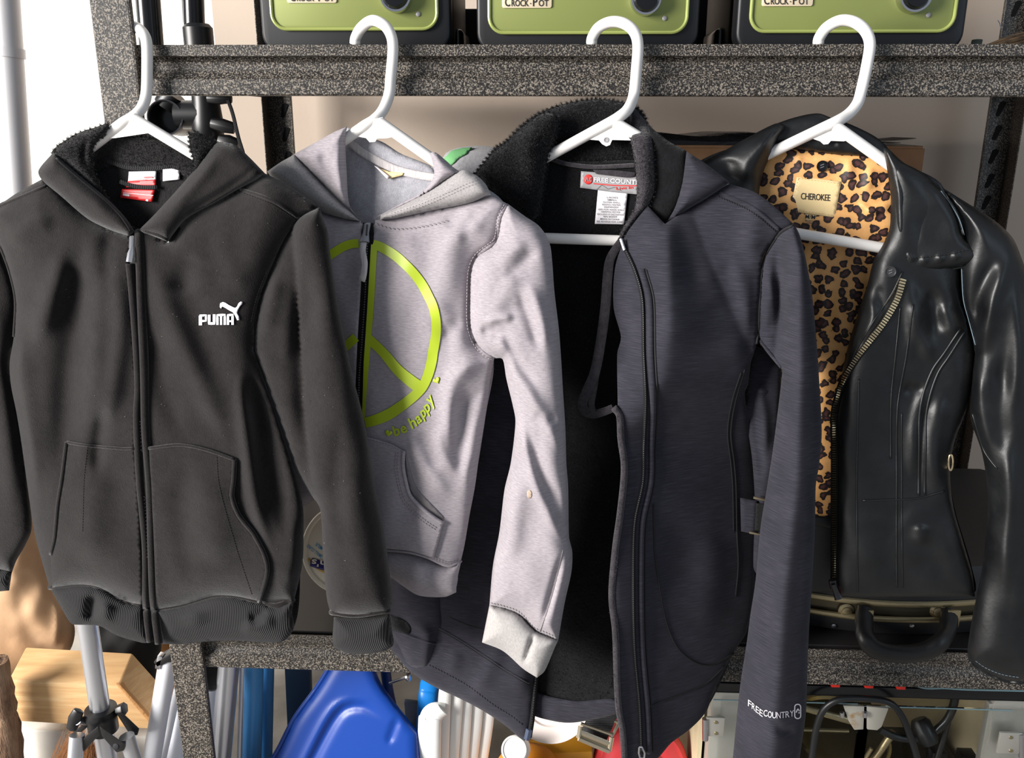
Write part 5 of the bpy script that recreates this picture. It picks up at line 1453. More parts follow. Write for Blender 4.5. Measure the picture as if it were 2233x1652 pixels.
# neck labels
lb = decal('brand_label', GC, Relief(-.0100), [(1267, 373), (1330, 378), (1392, 380), (1392, 424), (1330, 418), (1265, 409)], M_GREYLABEL, C, 0, .0008)
decal('emblem_patch', GC, Relief(-.0096), [(1274 + 10 * math.cos(a) * (1 if abs(math.cos(a)) < .9 else .95) + 9, 391 + 11 * math.sin(a)) for a in np.linspace(0, 2 * math.pi, 20)[:-1]], M_REDINK, lb, 0, .0004, 3)
strokes('patch_mark', GC, Relief(-.0090), [([(1277, 395, 1), (1280, 386, 1), (1283, 395, 1)], 1.6), ([(1290, 387), (1286, 389), (1286, 394), (1290, 395)], 1.6)], M_GREYLABEL, lb, .0001)
text('lettering', GC, Relief(-.0094), 'FREE COUNTRY', (1295, 396), (1405, 403), 9.5, M_PAPERWHITE, lb, 0, .012)
strokes('print_line', GC, Relief(-.0096), [([(1294, 400), (1340, 404), (1388, 405)], 2.2)], M_REDINK, lb, .0001)
strokes('print_line', GC, Relief(-.0096), [([(1300, 414, 1), (1312, 403, 1), (1326, 412, 1), (1340, 408, 1), (1355, 416, 1)], 1)], M_GREYINK, lb, .0001)
text('lettering', GC, Relief(-.0094), 'Live in', (1344, 414), (1380, 411), 6.5, M_REDINK, lb, 0, .01)
panel('hanging_loop', GC, [(1293, 370, 1), (1340, 371), (1386, 376, 1), (1384, 384), (1368, 387), (1300, 379, 1)], Relief(-.0078), M_NAVYIN, C, step=5)
ct = decal('care_label', GC, Relief(-.0106), [(1304, 414), (1369, 419), (1361, 489), (1297, 488)], M_PAPERWHITE, C, 0, .0006)
for i, ln in enumerate(('LADIES', 'SMALL', 'OUTER SHELL:', '95%POLYESTER/', '5%SPANDEX', '100% FOR INNER SHELL', '100%POLYESTER', 'EXCLUSIVE OF DECORATION', 'RN 82059', 'MADE IN CHINA', 'SEE REVERSE FOR CARE')):
    w_ = min(57, 9 + len(ln) * 2.5); y = 432 + i * 5.2; c0 = 1335 - i * .6
    text('lettering', GC, Relief(-.0102), ln, (c0 - w_ / 2, y), (c0 + w_ / 2, y + w_ * .03), 3.6, M_GREYINK, ct, .0002, .004)

# ================================================================== BLACK LEATHER JACKET
D = thing('leather_jacket', GD.pt(1815, 320), 'black leather jacket with leopard print lining and brass zip, rightmost of the hanging jackets', 'jacket')
wholeD = [(1500, 372), (1587, 325), (1650, 330), (1753, 320), (1821, 335), (1933, 350), (2018, 378), (2058, 410), (2093, 560), (2105, 690), (2100, 860), (2070, 1000), (2080, 1100), (2120, 1240), (2120, 1296), (1960, 1292), (1833, 1290), (1770, 1290), (1680, 1280), (1640, 1050), (1600, 800), (1560, 600), (1500, 450)]
panel('back_panel', GD, wholeD, Relief(-.017), M_LEATHER, D, step=14)
lnD = [(1686, 317, 1), (1753, 326), (1821, 334), (1889, 339), (1936, 354, 1), (1950, 430), (1952, 500), (1920, 600), (1890, 740), (1870, 850), (1850, 1000), (1845, 1127, 1), (1779, 1124), (1730, 1112), (1690, 1100, 1), (1670, 900), (1650, 650), (1640, 460), (1655, 380)]
relDl = Relief(-.0145, .004, 60, lnD, [([(1880, 470), (1915, 455), (1950, 450)], .003, 8), ([(1870, 440), (1920, 475)], .003, 7), ([(1740, 330), (1745, 360)], .002, 8), ([(1850, 345), (1855, 400)], .002, 9), ([(1790, 560), (1800, 700), (1795, 900)], .004, 20), ([(1830, 640), (1840, 800)], -.003, 18), ([(1900, 360), (1890, 420)], .003, 10)], .0012, (70, 160), 71)
panel('lining', GD, lnD, relDl, M_LEOPARD, D, step=6)
wbD = [(1686, 1100, 1), (1730, 1113), (1779, 1124), (1846, 1127, 1), (1846, 1156, 1), (1779, 1146), (1725, 1134), (1688, 1124, 1)]
panel('waistband_lining', GD, wbD, Relief(-.012, .002, 10, wbD), M_LEATHER, D, step=6)
# collar
cbD = [(1625, 305), (1635, 298), (1692, 270), (1740, 254), (1784, 247), (1814, 257), (1855, 271), (1909, 298), (1938, 326), (1936, 357), (1889, 343), (1821, 338), (1753, 330), (1690, 322), (1640, 340)]
panel('collar_back', GD, cbD, Relief(-.015, .010, 26, cbD, [([(1760, 322), (1765, 305)], .002, 5), ([(1830, 330), (1828, 310)], .002, 5)]), M_LEATHER, D, step=6)
clD = [(1500, 375), (1587, 324), (1635, 297), (1692, 269), (1712, 276), (1697, 300), (1688, 325), (1668, 366), (1657, 407), (1654, 450), (1640, 540, 1), (1580, 500), (1510, 430)]
relDcl = Relief(-.004, .020, 46, clD, [([(1690, 290), (1645, 345), (1610, 400)], .005, 22), ([(1590, 340), (1580, 400)], -.004, 24)])
panel('collar_wing', GD, clD, relDcl, M_LEATHER, D, t=.003, step=6)
# right front
frD = [(1934, 352, 1), (1942, 424), (1942, 470), (1939, 500), (1925, 534), (1905, 568), (1892, 619), (1875, 670), (1854, 737), (1839, 798), (1830, 850), (1821, 907), (1818, 975), (1818, 1059), (1817, 1159), (1817, 1261), (1832, 1302, 1), (1900, 1303), (2000, 1301), (2126, 1300, 1), (2120, 1250), (2100, 1180), (2078, 1100), (2072, 1020), (2082, 960), (2105, 900), (2118, 840), (2124, 771), (2112, 703), (2098, 653), (2093, 585), (2098, 520), (2078, 455), (2054, 414, 1), (2018, 380), (1965, 352, 1)]
def rD(P):
    x, y = P[:, 0], P[:, 1]
    # front edge stands proud, the lower body turns away from the light
    e = np.interp(y, [350, 560, 900, 1300], [1940, 1905, 1822, 1820])
    return .014 * np.exp(-((x - e - 40) / 90.0) ** 2)
foldsD = [([(2015, 640), (2000, 700), (2020, 760), (2036, 800)], .008, 18), ([(1985, 600), (1990, 700), (1980, 800)], .005, 16), ([(2030, 620), (2040, 700), (2030, 740)], -.006, 16), ([(2050, 660), (2070, 700), (2080, 740)], .006, 16),
          ([(1968, 840), (1990, 850), (2020, 842)], -.004, 12), ([(2028, 830), (2000, 900), (1990, 1000), (1990, 1060)], .006, 14), ([(2060, 850), (2040, 920), (2035, 1000), (2040, 1080)], .008, 20), ([(2020, 870), (2008, 950), (2010, 1040)], -.003, 8),
          ([(1890, 640), (1905, 690), (1880, 750)], .005, 12), ([(1915, 620), (1925, 680)], -.003, 10), ([(1950, 1120), (1990, 1160), (1985, 1240)], .005, 40), ([(2010, 1140), (2005, 1190)], .006, 16), ([(1900, 1100), (1890, 1250)], .004, 30)]
relD = Relief(-.002, .014, 46, frD, [(a, b * .75, c) for a, b, c in foldsD], .0012, (110, 170), 81, rD)
panel('front_right', GD, frD, relD, M_LEATHER, D, t=.003, step=6)
for pts, r in (([(2094, 717), (2058, 771), (2034, 805), (2014, 856), (2005, 907), (2004, 975), (2003, 1080)], .0013), ([(2104, 722), (2070, 776), (2046, 812), (2028, 862), (2019, 912), (2018, 975), (2016, 1078)], .0013), ([(1963, 670), (1953, 771), (1943, 873), (1942, 1000)], .0009), ([(1991, 663), (1977, 771), (1957, 890), (1955, 1060), (1955, 1280)], .0009),
               ([(1873, 826), (1870, 950), (1868, 1059), (1870, 1290)], .0009), ([(1966, 900), (1966, 1060), (1968, 1280)], .0007), ([(1881, 1091), (1946, 1089), (2001, 1086), (2060, 1070)], .0011), ([(1968, 592), (1945, 640), (1905, 700), (1868, 762), (1848, 810)], .0010)):
    seam('seam', GD, relD, pts, M_LEATHER, D, r, .0002)
flD = [(1926, 322, 1), (1938, 325), (1965, 350), (1995, 371), (2030, 394), (2055, 414, 1), (2088, 475), (2104, 520), (2150, 552), (2153, 571, 1), (2092, 583), (2024, 593), (1980, 600), (1958, 594, 1), (1951, 560), (1944, 490), (1942, 424), (1935, 373)]
relDf = Relief(.008, .014, 24, flD, [([(1953, 380), (1962, 450), (1964, 540)], .006, 11), ([(1985, 420), (1985, 500), (1978, 545)], -.005, 16), ([(1975, 545), (1985, 560), (1990, 575)], .004, 8), ([(2010, 560), (2020, 575)], .003, 7), ([(2045, 555), (2055, 572)], .003, 7), ([(2080, 550), (2088, 566)], .003, 7)], .0008, (120, 120), 83)
panel('collar_flap', GD, flD, relDf, M_LEATHER, D, t=.003, step=5)
stitches('collar_stitching', GD, relDf, [(1962, 566), (2000, 562), (2040, 558), (2080, 552), (2110, 545), (2135, 552)], M_DARKTHREAD, D, 5, 3, .0005, .0006)
seam('collar_edge', GD, relDf, [(1958, 594), (1980, 600), (2024, 593), (2092, 583), (2153, 571)], M_LEATHER, D, .0014, -.0006)
seam('shoulder_thread', GD, relDf, [(2052, 416), (2076, 450), (2092, 478), (2103, 512)], M_BLUETHREAD, D, .0004, .0008)
# sleeve
slD = [(2054, 408, 1), (2099, 436), (2143, 463), (2177, 487), (2208, 518), (2225, 555), (2245, 620), (2262, 760), (2272, 950), (2276, 1200), (2272, 1484, 1), (2233, 1488), (2198, 1485), (2165, 1474), (2132, 1455), (2113, 1442, 1), (2110, 1414), (2121, 1341), (2136, 1269), (2147, 1196), (2154, 1086), (2142, 990), (2116, 910), (2117, 839), (2124, 771, 1), (2112, 703), (2098, 653), (2093, 585), (2099, 505), (2080, 452)]
relDs = Relief(-.004, .030, 66, slD, [([(2200, 560), (2170, 640), (2150, 720), (2140, 780)], .007, 18), ([(2170, 560), (2135, 640), (2128, 720)], -.005, 16), ([(2215, 600), (2222, 760), (2215, 900)], .006, 18), ([(2190, 760), (2180, 900), (2195, 1000)], -.006, 20), ([(2130, 800), (2135, 880), (2160, 990)], .004, 14), ([(2196, 950), (2200, 1100), (2192, 1300)], .006, 20), ([(2240, 900), (2238, 1200)], -.004, 18)], .0012, (120, 200), 91)
panel('sleeve', GD, slD, relDs, M_LEATHER, D, back=Relief(-.004, -.018, 60, slD), step=6)
seam('armhole_thread', GD, relDs, [(2097, 585), (2101, 653), (2113, 700), (2127, 752)], M_BLUETHREAD, D, .0005, .0006)
seam('sleeve_seam', GD, relDs, [(2120, 900), (2145, 980), (2165, 1010), (2176, 1022)], M_LEATHER, D, .0010, .0002)
seam('cuff_edge', GD, relDs, [(2114, 1442), (2132, 1455), (2165, 1474), (2198, 1485), (2233, 1488)], M_LEATHER, D, .0020, -.0008)
stitches('cuff_stitching', GD, relDs, [(2128, 1441), (2150, 1456), (2185, 1470), (2225, 1477)], M_BLUETHREAD, D, 5, 3, .0004, .0006)
# brass zip
ztD = [(1969, 610), (1957, 650), (1940, 682), (1922, 710), (1888, 754), (1862, 790), (1837, 832), (1824, 873), (1818, 907), (1819, 975), (1819, 1059), (1818, 1159), (1818, 1262)]
panel('zip_tape', GD, stroke_poly(ztD, 15), lambda P: relD(P) + .0008, M_MATTEBLACK, D, step=6, t=.001)
p = smooth(ztD, False, 1.0); sg = np.concatenate([[0], np.cumsum(np.linalg.norm(np.diff(p, axis=0), axis=1))])
mb = MB()
q = 0.0
while q < sg[-1]:
    f = q / sg[-1]
    c = np.array([np.interp(q, sg, p[:, 0]), np.interp(q, sg, p[:, 1])])
    c2 = np.array([np.interp(q + 1, sg, p[:, 0]), np.interp(q + 1, sg, p[:, 1])])
    td = c2 - c; td /= max(1e-6, np.linalg.norm(td)); nn = np.array([-td[1], td[0]])
    w_ = np.interp(f, [0, .25, .4, 1], [6.5, 5.5, 3.6, 3.2])
    E = np.array([c - nn * w_, c + nn * w_])
    X = GD.pts(E, relD(E) + .0024)
    mb.tube(X, np.interp(f, [0, .3, 1], [.00115, .0009, .0008]), 6)
    q += np.interp(f, [0, .25, .4, 1], [6.4, 6.0, 5.2, 5.0])
stuff(mb.build('zip_teeth', M_GOLD, D))
zp = MB().tube(GD.pts([(1815, 1264), (1819, 1282)], relD([(1822, 1264), (1822, 1282)]) + .005), .0044, 8, True, (tuple(GD.n), .6)).build('zip_puller', M_DARKMETAL, D)
MB().tube(GD.pts([(1817, 1274), (1824, 1294), (1829, 1306)], relD([(1824, 1274), (1826, 1290), (1832, 1300)]) + .008), [.0026, .0034, .0044], 8, True, (tuple(GD.n), .4)).build('pull_tab', M_DARKMETAL, zp)
def button(name, G, x, y, d, r, mat, par):
    b = MB().lathe([(r, 0), (r, .0012), (r * .88, .0020), (r * .72, .0012), (r * .3, .0010), (0, .0010)], G.pt(x, y, d), tuple(G.n), 28).build(name, mat, par)
    for s_ in (-1, 1):
        X = G.pts([(x - 4, y + s_ * 2.6 + 1.5), (x + 4, y + s_ * 2.6 - 1.5)], d + .0016)
        MB().tube(X, .0005, 5).build('thread', M_GREYINK, b)
    return b
button('button', GD, 1942, 592, relD([(1942, 592)])[0] + .0006, .0056, solid('dark_button', (52, 52, 54), .3), D)
button('button', GD, 1793, 362, -.0100, .0056, M_GLOSSBLACK, D)
lb = panel('brand_label', GD, [(1738, 384, 1), (1835, 396, 1), (1821, 474, 1), (1722, 460, 1)], Relief(-.0105, .0012, 30, [(1738, 384), (1835, 396), (1821, 474), (1722, 460)]), M_CREAM, D, step=8, curve=False, t=.001)
text('lettering', GD, Relief(-.0088), 'CHEROKEE', (1746, 434), (1810, 438), 14, M_INK, lb, 0, .006, .92)
stitches('label_stitching', GD, Relief(-.0098), [(1741, 389, 1), (1830, 400, 1), (1817, 469, 1), (1727, 456, 1), (1741, 389, 1)], solid('tan_thread', (196, 164, 112), .7), lb, 4, 3, .00025, .0002)
l2 = decal('size_label', GD, Relief(-.0112), [(1750, 464), (1784, 468), (1781, 491), (1747, 487)], M_CREAM, D, 0, .0006)
text('lettering', GD, Relief(-.0106), 'M/M', (1756, 476), (1777, 478), 9, M_INK, l2, .0, .01)
text('lettering', GD, Relief(-.0106), 'MADE IN', (1756, 482), (1774, 484), 3.5, M_GREYINK, l2, .0, .004)
text('lettering', GD, Relief(-.0106), 'CHINA', (1758, 487), (1772, 488.5), 3.5, M_GREYINK, l2, .0, .004)
rg = [GD.pt(2073 + 5 * math.cos(a), 1008 + 17 * math.sin(a), .004) for a in np.linspace(0, 2 * math.pi, 24)]
MB().tube(rg, .0011, 8).build('side_ring', M_GOLD, D)
# ================================================================== UNDER THE RACK
def toZ(A, B, z=None):
    """the line A-B carried on to height z"""
    A, B = np.array(A, float), np.array(B, float)
    z = ZF if z is None else z
    return A + (B - A) * ((z - A[2]) / (B[2] - A[2]))
M_ALU = solid('brushed_aluminium', (206, 208, 214), .32, .85, bump=(300, .05))
M_WHITETUBE = solid('white_coated_tube', (222, 224, 230), .3)
M_BLUETUBE = solid('blue_coated_tube', (74, 150, 214), .35)
# lamp stand, bottom left
YS = 0.02
ls = thing('light_stand', at(228, 1600, YS), 'silver folding light stand with black hub at the bottom left', 'stand')
p0, p1 = at(191, 1362, YS), at(221, 1562, YS)
dv = (p1 - p0) / np.linalg.norm(p1 - p0)
MB().tube([p0 - dv * .16, p0, p1, p1 + dv * .10], .0128, 24).build('pole', M_ALU, ls)
hub = MB().lathe([(.0145, .016), (.0205, .014), (.0215, .008), (.0205, .002), (.0195, -.002), (.0195, -.020), (.015, -.024)], at(222, 1563, YS), tuple(-dv), 28).build('hub', M_BLACKPLASTIC, ls)
hc = at(224, 1588, YS)
def legset(px, py, Y, px2, py2, Y2, name='leg'):
    return MB().tube([at(px, py, Y), toZ(at(px, py, Y), at(px2, py2, Y2), ZF + .001)], .0098, 20).build(name, M_ALU, ls)
legset(168, 1602, YS - .03, 158, 1720, YS - .05)
legset(276, 1604, YS - .02, 312, 1720, YS - .02)
legset(232, 1630, YS + .01, 236, 1760, YS + .03)
def bracket(pts, Y, Yb):
    P = smooth(pts, True, 10, False)
    V, T = fill(P, 40)
    A = np.array([at(x, y, Y) for x, y in V]); Bk = np.array([at(x, y, Yb) for x, y in V])
    n = len(V); Fc = list(T) + [(f[0] + n, f[2] + n, f[1] + n) for f in T]
    cnt = {(a, b) for f in T for a, b in ((f[0], f[1]), (f[1], f[2]), (f[2], f[0]))}
    for a, b in cnt:
        if (b, a) not in cnt: Fc.append((b, a, a + n, b + n))
    return MB().add(np.concatenate([A, Bk]), Fc).build('leg_bracket', M_BLACKPLASTIC, hub, bevel=.0012)
bracket([(214, 1582), (218, 1600), (172, 1650), (160, 1645), (156, 1630)], YS - .034, YS - .028)
bracket([(217, 1582), (222, 1604), (254, 1640), (270, 1636), (274, 1622)], YS - .036, YS - .030)
bracket([(194, 1566), (196, 1580), (166, 1606), (158, 1598)], YS - .010, YS - .004)
bracket([(252, 1552), (262, 1548), (304, 1588), (300, 1602), (285, 1604)], YS - .006, YS + .006)
kn = MB().tube([at(156, 1590, YS - .02), at(163, 1566, YS - .02), at(172, 1548, YS - .02)], [.008, .010, .008], 6, True, ((0, -1, 0), .55)).build('knob', M_BLACKPLASTIC, hub, bevel=.002)
MB().tube([at(168, 1570, YS - .02), at(196, 1572, YS)], .006, 12).build('knob_screw', M_SILVER, hub)
MB().tube([at(256, 1548, YS), at(272, 1544, YS)], [.007, .009], 6).build('knob', M_BLACKPLASTIC, hub, bevel=.001)
for x, y in ((173, 1637), (253, 1626)):
    MB().lathe([(.0042, 0), (.0038, .0012), (0, .0016)], at(x, y, YS - .036), (0, -1, .3), 14).build('pivot_screw', M_DARKMETAL, hub)

# crumpled kraft paper bag
M_KRAFT = MT('kraft_paper', (190, 150, 108), .8); M_KRAFT.color(M_KRAFT.ramp(M_KRAFT.noise(12, 4), [(.3, (176, 140, 106)), (.7, (200, 164, 128))])); M_KRAFT.bump(M_KRAFT.noise(14, 5, .6), .2, .008); M_KRAFT = M_KRAFT.m
Gk = Plane(at(60, 1300, .20), -6, .0)
kb = [(-160, 900, 1), (60, 1080), (92, 1180), (118, 1262), (150, 1330), (163, 1368), (160, 1400), (148, 1422), (120, 1432), (80, 1446), (40, 1464), (12, 1478), (-60, 1500), (-160, 1480, 1)]
fk = [([(60, 1150), (30, 1260), (-10, 1330)], .014, 26), ([(110, 1260), (70, 1330), (20, 1380)], .012, 22), ([(40, 1290), (60, 1370), (110, 1420)], -.012, 18), ([(118, 1290), (128, 1350), (118, 1410)], .012, 10), ([(135, 1330), (142, 1380), (120, 1420)], -.010, 8), ([(-20, 1200), (-10, 1290)], -.010, 30), ([(10, 1400), (60, 1410), (110, 1400)], .008, 14), ([(80, 1200), (50, 1240), (20, 1250)], -.008, 14)]
kbg = panel('paper_bag', Gk, kb, Relief(.0, .05, 120, kb, [(a, b * .4, c) for a, b, c in fk], .001, (110, 140), 17), M_KRAFT, None, back=Relief(0, -.04, 90, kb), step=8)
tag(kbg, 'crumpled brown kraft paper bag at the left edge below the black hoodie sleeve', 'paper bag')

# sawn timber offcut lying on its side
M_WOOD = MT('pale_sawn_pine', (206, 158, 96), .7)
wv = M_WOOD.coord('Object', (3, 10, 60))
M_WOOD.color(M_WOOD.ramp(M_WOOD.noise(2.2, 5, .6, wv), [(.3, (184, 142, 94)), (.55, (204, 164, 114)), (.7, (216, 182, 134))])); M_WOOD.bump(M_WOOD.noise(3, 4, .6, wv), .25, .002); M_WOOD = M_WOOD.m
M_ENDGRAIN = solid('rough_end_grain', (170, 124, 76), .85, bump=(150, .6, .003), var=.25)
def quad_prism(name, front, Yf, Yb, mat, parent=None, dy=0):
    """board whose front outline is given, with real depth"""
    A = [at(x, y, Yf) for x, y in front]
    Bk = [a + np.array([0.0, Yb - Yf, dy]) for a in A]
    n = len(A)
    return MB().add(A + Bk, [tuple(range(n)), tuple(range(n, 2 * n))[::-1]] + [(i, (i + 1) % n, n + (i + 1) % n, n + i) for i in range(n)]).build(name, mat, parent, bevel=.0025)
tb = quad_prism('timber_offcut', [(18, 1482), (258, 1496), (334, 1580), (334, 1590), (26, 1572)], .09, .14, M_WOOD, None, .022)
tag(tb, 'pale sawn timber offcut with a slanted end behind the light stand', 'timber')
eg = [at(x, y, .089) for x, y in ((252, 1492), (262, 1492), (336, 1574), (332, 1584))]
egb = [at(x, y, .132) for x, y in ((250, 1462), (285, 1466), (342, 1540), (336, 1574))]
MB().add([eg[0], eg[1], eg[2], eg[3], egb[0], egb[1], egb[2], egb[3]], [(0, 1, 2, 3), (4, 7, 6, 5), (0, 4, 5, 1), (1, 5, 6, 2), (2, 6, 7, 3), (3, 7, 4, 0)]).build('sawn_end', M_ENDGRAIN, tb, bevel=.002)
# bark log and coconut-fibre broom
M_BARK = MT('split_bark', (120, 92, 70), .95); bv = M_BARK.coord('Object', (60, 60, 9)); M_BARK.color(M_BARK.ramp(M_BARK.noise(1.4, 5, .65, bv), [(.3, (66, 46, 34)), (.5, (128, 100, 78)), (.7, (160, 132, 106))])); M_BARK.bump(M_BARK.noise(1.4, 5, .65, bv), 1.0, .012); M_BARK = M_BARK.m
lgp = [at(-8, 1440, .06), at(6, 1540, .06), at(14, 1600, .06), np.array([at(12, 1700, .06)[0], .06, ZF])]
lo = MB().tube(curve3(lgp, 8), [.016, .016, .015, .016, .017, .017, .017, .018, .018, .017, .016, .016, .017, .018, .019, .019, .019, .02, .02, .02, .02, .02, .02, .02, .02], 14).build('bark_log', M_BARK)
for v in lo.data.vertices:
    s_ = math.sin(v.co.z * 190 + v.co.x * 300) * .0012 + math.sin(v.co.z * 420) * .0006
    v.co.x += s_
tag(lo, 'rough brown bark-covered log standing in the bottom left corner', 'log')
br = thing('fibre_broom', at(120, 1640, .05), 'bristly brown fibre broom head below the light stand hub', 'broom')
M_COIR = solid('coir_fibre', (132, 86, 48), .9, var=.4)
mb = MB(); r_ = np.random.default_rng(4)
mbV = []; mbF = []
base = at(95, 1700, .05); tip = at(165, 1580, .06)
for i in range(900):
    a = r_.uniform(0, 1); b = r_.uniform(-1, 1)
    P0 = base + (at(225, 1690, .05) - base) * a + np.array([0, .02 * b, 0])
    P1 = tip + (at(205, 1628, .055) - tip) * a + np.array([0, .022 * b, 0]) + r_.normal(0, .006, 3)
    w = np.array([.0006, 0, 0]); k = len(mbV)
    mbV += [P0 - w, P0 + w, P1]; mbF.append((k, k + 1, k + 2))
stuff(mesh_obj('bristles', mbV, mbF, M_COIR, br, False))
MB().tube([at(90, 1715, .05), at(240, 1705, .05)], .020, 12).build('broom_block', M_BARK, br)
MB().tube([at(165, 1712, .05), np.array([at(165, 1712, .05)[0], .05, ZF + .001])], .012, 12).build('broom_handle', M_BARK, br)
zt_ = at(90, 1577, .116)[2]
o = MB().box((at(85, 1640, .116)[0], .116, (zt_ + ZF) / 2), (.11, .030, zt_ - ZF)).build('painted_board', solid('white_painted_board', (230, 226, 216), .7, bump=(60, .3), var=.06), None, bevel=.003)
tag(o, 'white painted board behind the bark log and broom, at the lower left', 'board')
zt_ = at(305, 1590, .116)[2]
o = MB().box((at(296, 1640, .116)[0], .116, (zt_ + ZF) / 2), (.055, .030, zt_ - ZF)).build('painted_board', solid('cream_painted_board', (206, 200, 190), .7, bump=(60, .3)), None, bevel=.003)
tag(o, 'cream board right of the light stand, under the slanted timber end', 'board')
Gx = Plane(at(290, 1430, .24), 0)
bbp = [(190, 1300), (330, 1310), (352, 1400), (340, 1470), (320, 1665), (262, 1665), (190, 1480)]
o = panel('black_bag', Gx, bbp, Relief(0, .05, 70, bbp, [([(260, 1360), (280, 1440), (270, 1520)], .01, 24)], .004, (60, 90), 5), M_MATTEBLACK, None, back=Relief(0, -.03, 60, bbp), step=10)
tag(o, 'black cloth bag hanging behind the silver pole, under the black hoodie hem', 'bag')
o = quad_prism('plywood_sheet', [(296, 1360), (390, 1360), (394, 1618), (325, 1618)], .34, .352, solid('orange_brown_plywood', (176, 120, 66), .7, var=.12))
tag(o, 'orange-brown plywood sheet standing behind the rack post, right of the black bag', 'board')

# leaning tubes on both sides of the rack post
tubes = [((368, 1432), (330, 1660), .055, .0125, M_WHITETUBE, 'thick white tube with a black bracket, leaning left of the rack post'),
         ((388, 1500), (352, 1665), .085, .0055, M_WHITETUBE, 'thin white tube leaning just left of the rack post'),
         ((412, 1470), (378, 1665), .11, .0150, M_WHITETUBE, 'wide white tube half hidden behind the left edge of the rack post'),
         ((474, 1440), (446, 1665), .155, .0165, M_WHITETUBE, 'white tube emerging on the right of the rack post, below the black bracket'),
         ((500, 1440), (480, 1665), .09, .0148, M_ALU, 'silver tube standing second from the right of the rack post'),
         ((534, 1440), (527, 1665), .17, .0078, M_ALU, 'narrow grey tube beside the pair of blue poles'),
         ((554, 1440), (549, 1665), .13, .0140, M_BLUETUBE, 'pale blue pole, left one of the blue pair under the beam'),
         ((580, 1440), (576, 1665), .17, .0125, M_BLUETUBE, 'deeper blue pole, right one of the blue pair under the beam')]
for a, b, Y, r, m, lab in tubes:
    A, B_ = at(a[0], a[1], Y), at(b[0], b[1], Y - .01)
    A2 = A + (A - B_) * (.35 if a[1] > 1435 and a[0] > 440 else .0)
    t_ = MB().tube([A2, (A + B_) / 2, toZ(A, B_, ZF + .001)], r, 24).build('leaning_tube', m)
    tag(t_, lab, 'tube', 'leaning tubes by the rack post')
    if a == (368, 1432):
        MB().box(A + np.array([.000, -.004, .004]), (.030, .022, .010), Matrix.Rotation(-.5, 3, 'Y')).build('end_bracket', M_BLACKPLASTIC, t_, bevel=.002)
        MB().box(at(349, 1440, .045), (.007, .010, .022), Matrix.Rotation(.3, 3, 'Y')).build('bracket_tab', M_SILVER, t_, bevel=.001)
    if a == (474, 1440):
        MB().lathe([(.020, 0), (.022, .004), (.022, .014), (.018, .018)], at(462, 1474, .10), (.3, -.6, .7), 20).build('end_bracket', M_BLACKPLASTIC, t_)

# blue snow shovel
M_BLUE = solid('blue_moulded_plastic', (0, 60, 150), .38, bump=(400, .08, .0006))
sv = thing('snow_shovel', at(760, 1640, .05), 'bright blue plastic snow shovel blade standing under the lower beam', 'shovel')
Gs = Plane(at(760, 1560, .07), 8, .25)
svp = [(726, 1440, 1), (770, 1430), (812, 1440, 1), (832, 1490), (875, 1548), (914, 1598, 1), (926, 1900, 1), (430, 1900, 1), (600, 1645), (641, 1567), (690, 1500)]
fs = [([(640, 1740), (690, 1640), (727, 1572), (752, 1544), (790, 1540), (840, 1570)], -.005, 11), ([(624, 1740), (674, 1636), (712, 1564), (746, 1530), (800, 1524)], .003, 9), ([(845, 1625), (858, 1590), (868, 1560)], -.003, 8)]
relS = Relief(0, .012, 30, svp, fs)
panel('blade', Gs, svp, relS, M_BLUE, sv, t=.004, step=6)
seam('blade_rim', Gs, relS, [(726, 1442), (690, 1500), (641, 1567), (600, 1645), (500, 1795)], M_BLUE, sv, .0036, .001)
MB().tube(curve3([at(838, 1440, .12), at(846, 1500, .12), at(858, 1560, .13), at(868, 1640, .14), at(872, 1780, .14)], 5), .0075, 14).build('shaft', solid('deep_blue_tube', (20, 64, 128), .35), sv)
bo = MB().tube([at(850, 1489, .10), at(889, 1475, .09)], .0022, 10).build('bolt', M_SILVER, sv)
MB().lathe([(.0062, 0), (.0062, .003), (.004, .0042), (0, .0044)], at(889, 1475, .09), (.9, -.4, .25), 18).build('bolt_head', M_SILVER, bo)
o = quad_prism('slate_board', [(618, 1420), (674, 1420), (682, 1722), (632, 1722)], .20, .215, solid('slate_blue_board', (58, 84, 112), .6))
tag(o, 'slate blue board standing between the blue poles and the shovel', 'board')
o = MB().tube(curve3([at(942, 1470, .10), at(936, 1500, .10), at(930, 1560, .09), at(914, 1840, .08)], 6), .0140, 18, True, ((0, -1, 0), .5)).build('blue_strip', solid('sky_blue_plastic', (24, 136, 226), .35))
tag(o, 'sky blue plastic strip between the shovel and the white slatted chair back', 'strip')
o = quad_prism('dark_panel', [(880, 1530), (925, 1536), (922, 1765), (900, 1765)], .15, .16, solid('dusty_grey_blue_panel', (96, 106, 122), .7))
tag(o, 'small grey-blue panel behind the right edge of the shovel blade', 'panel')

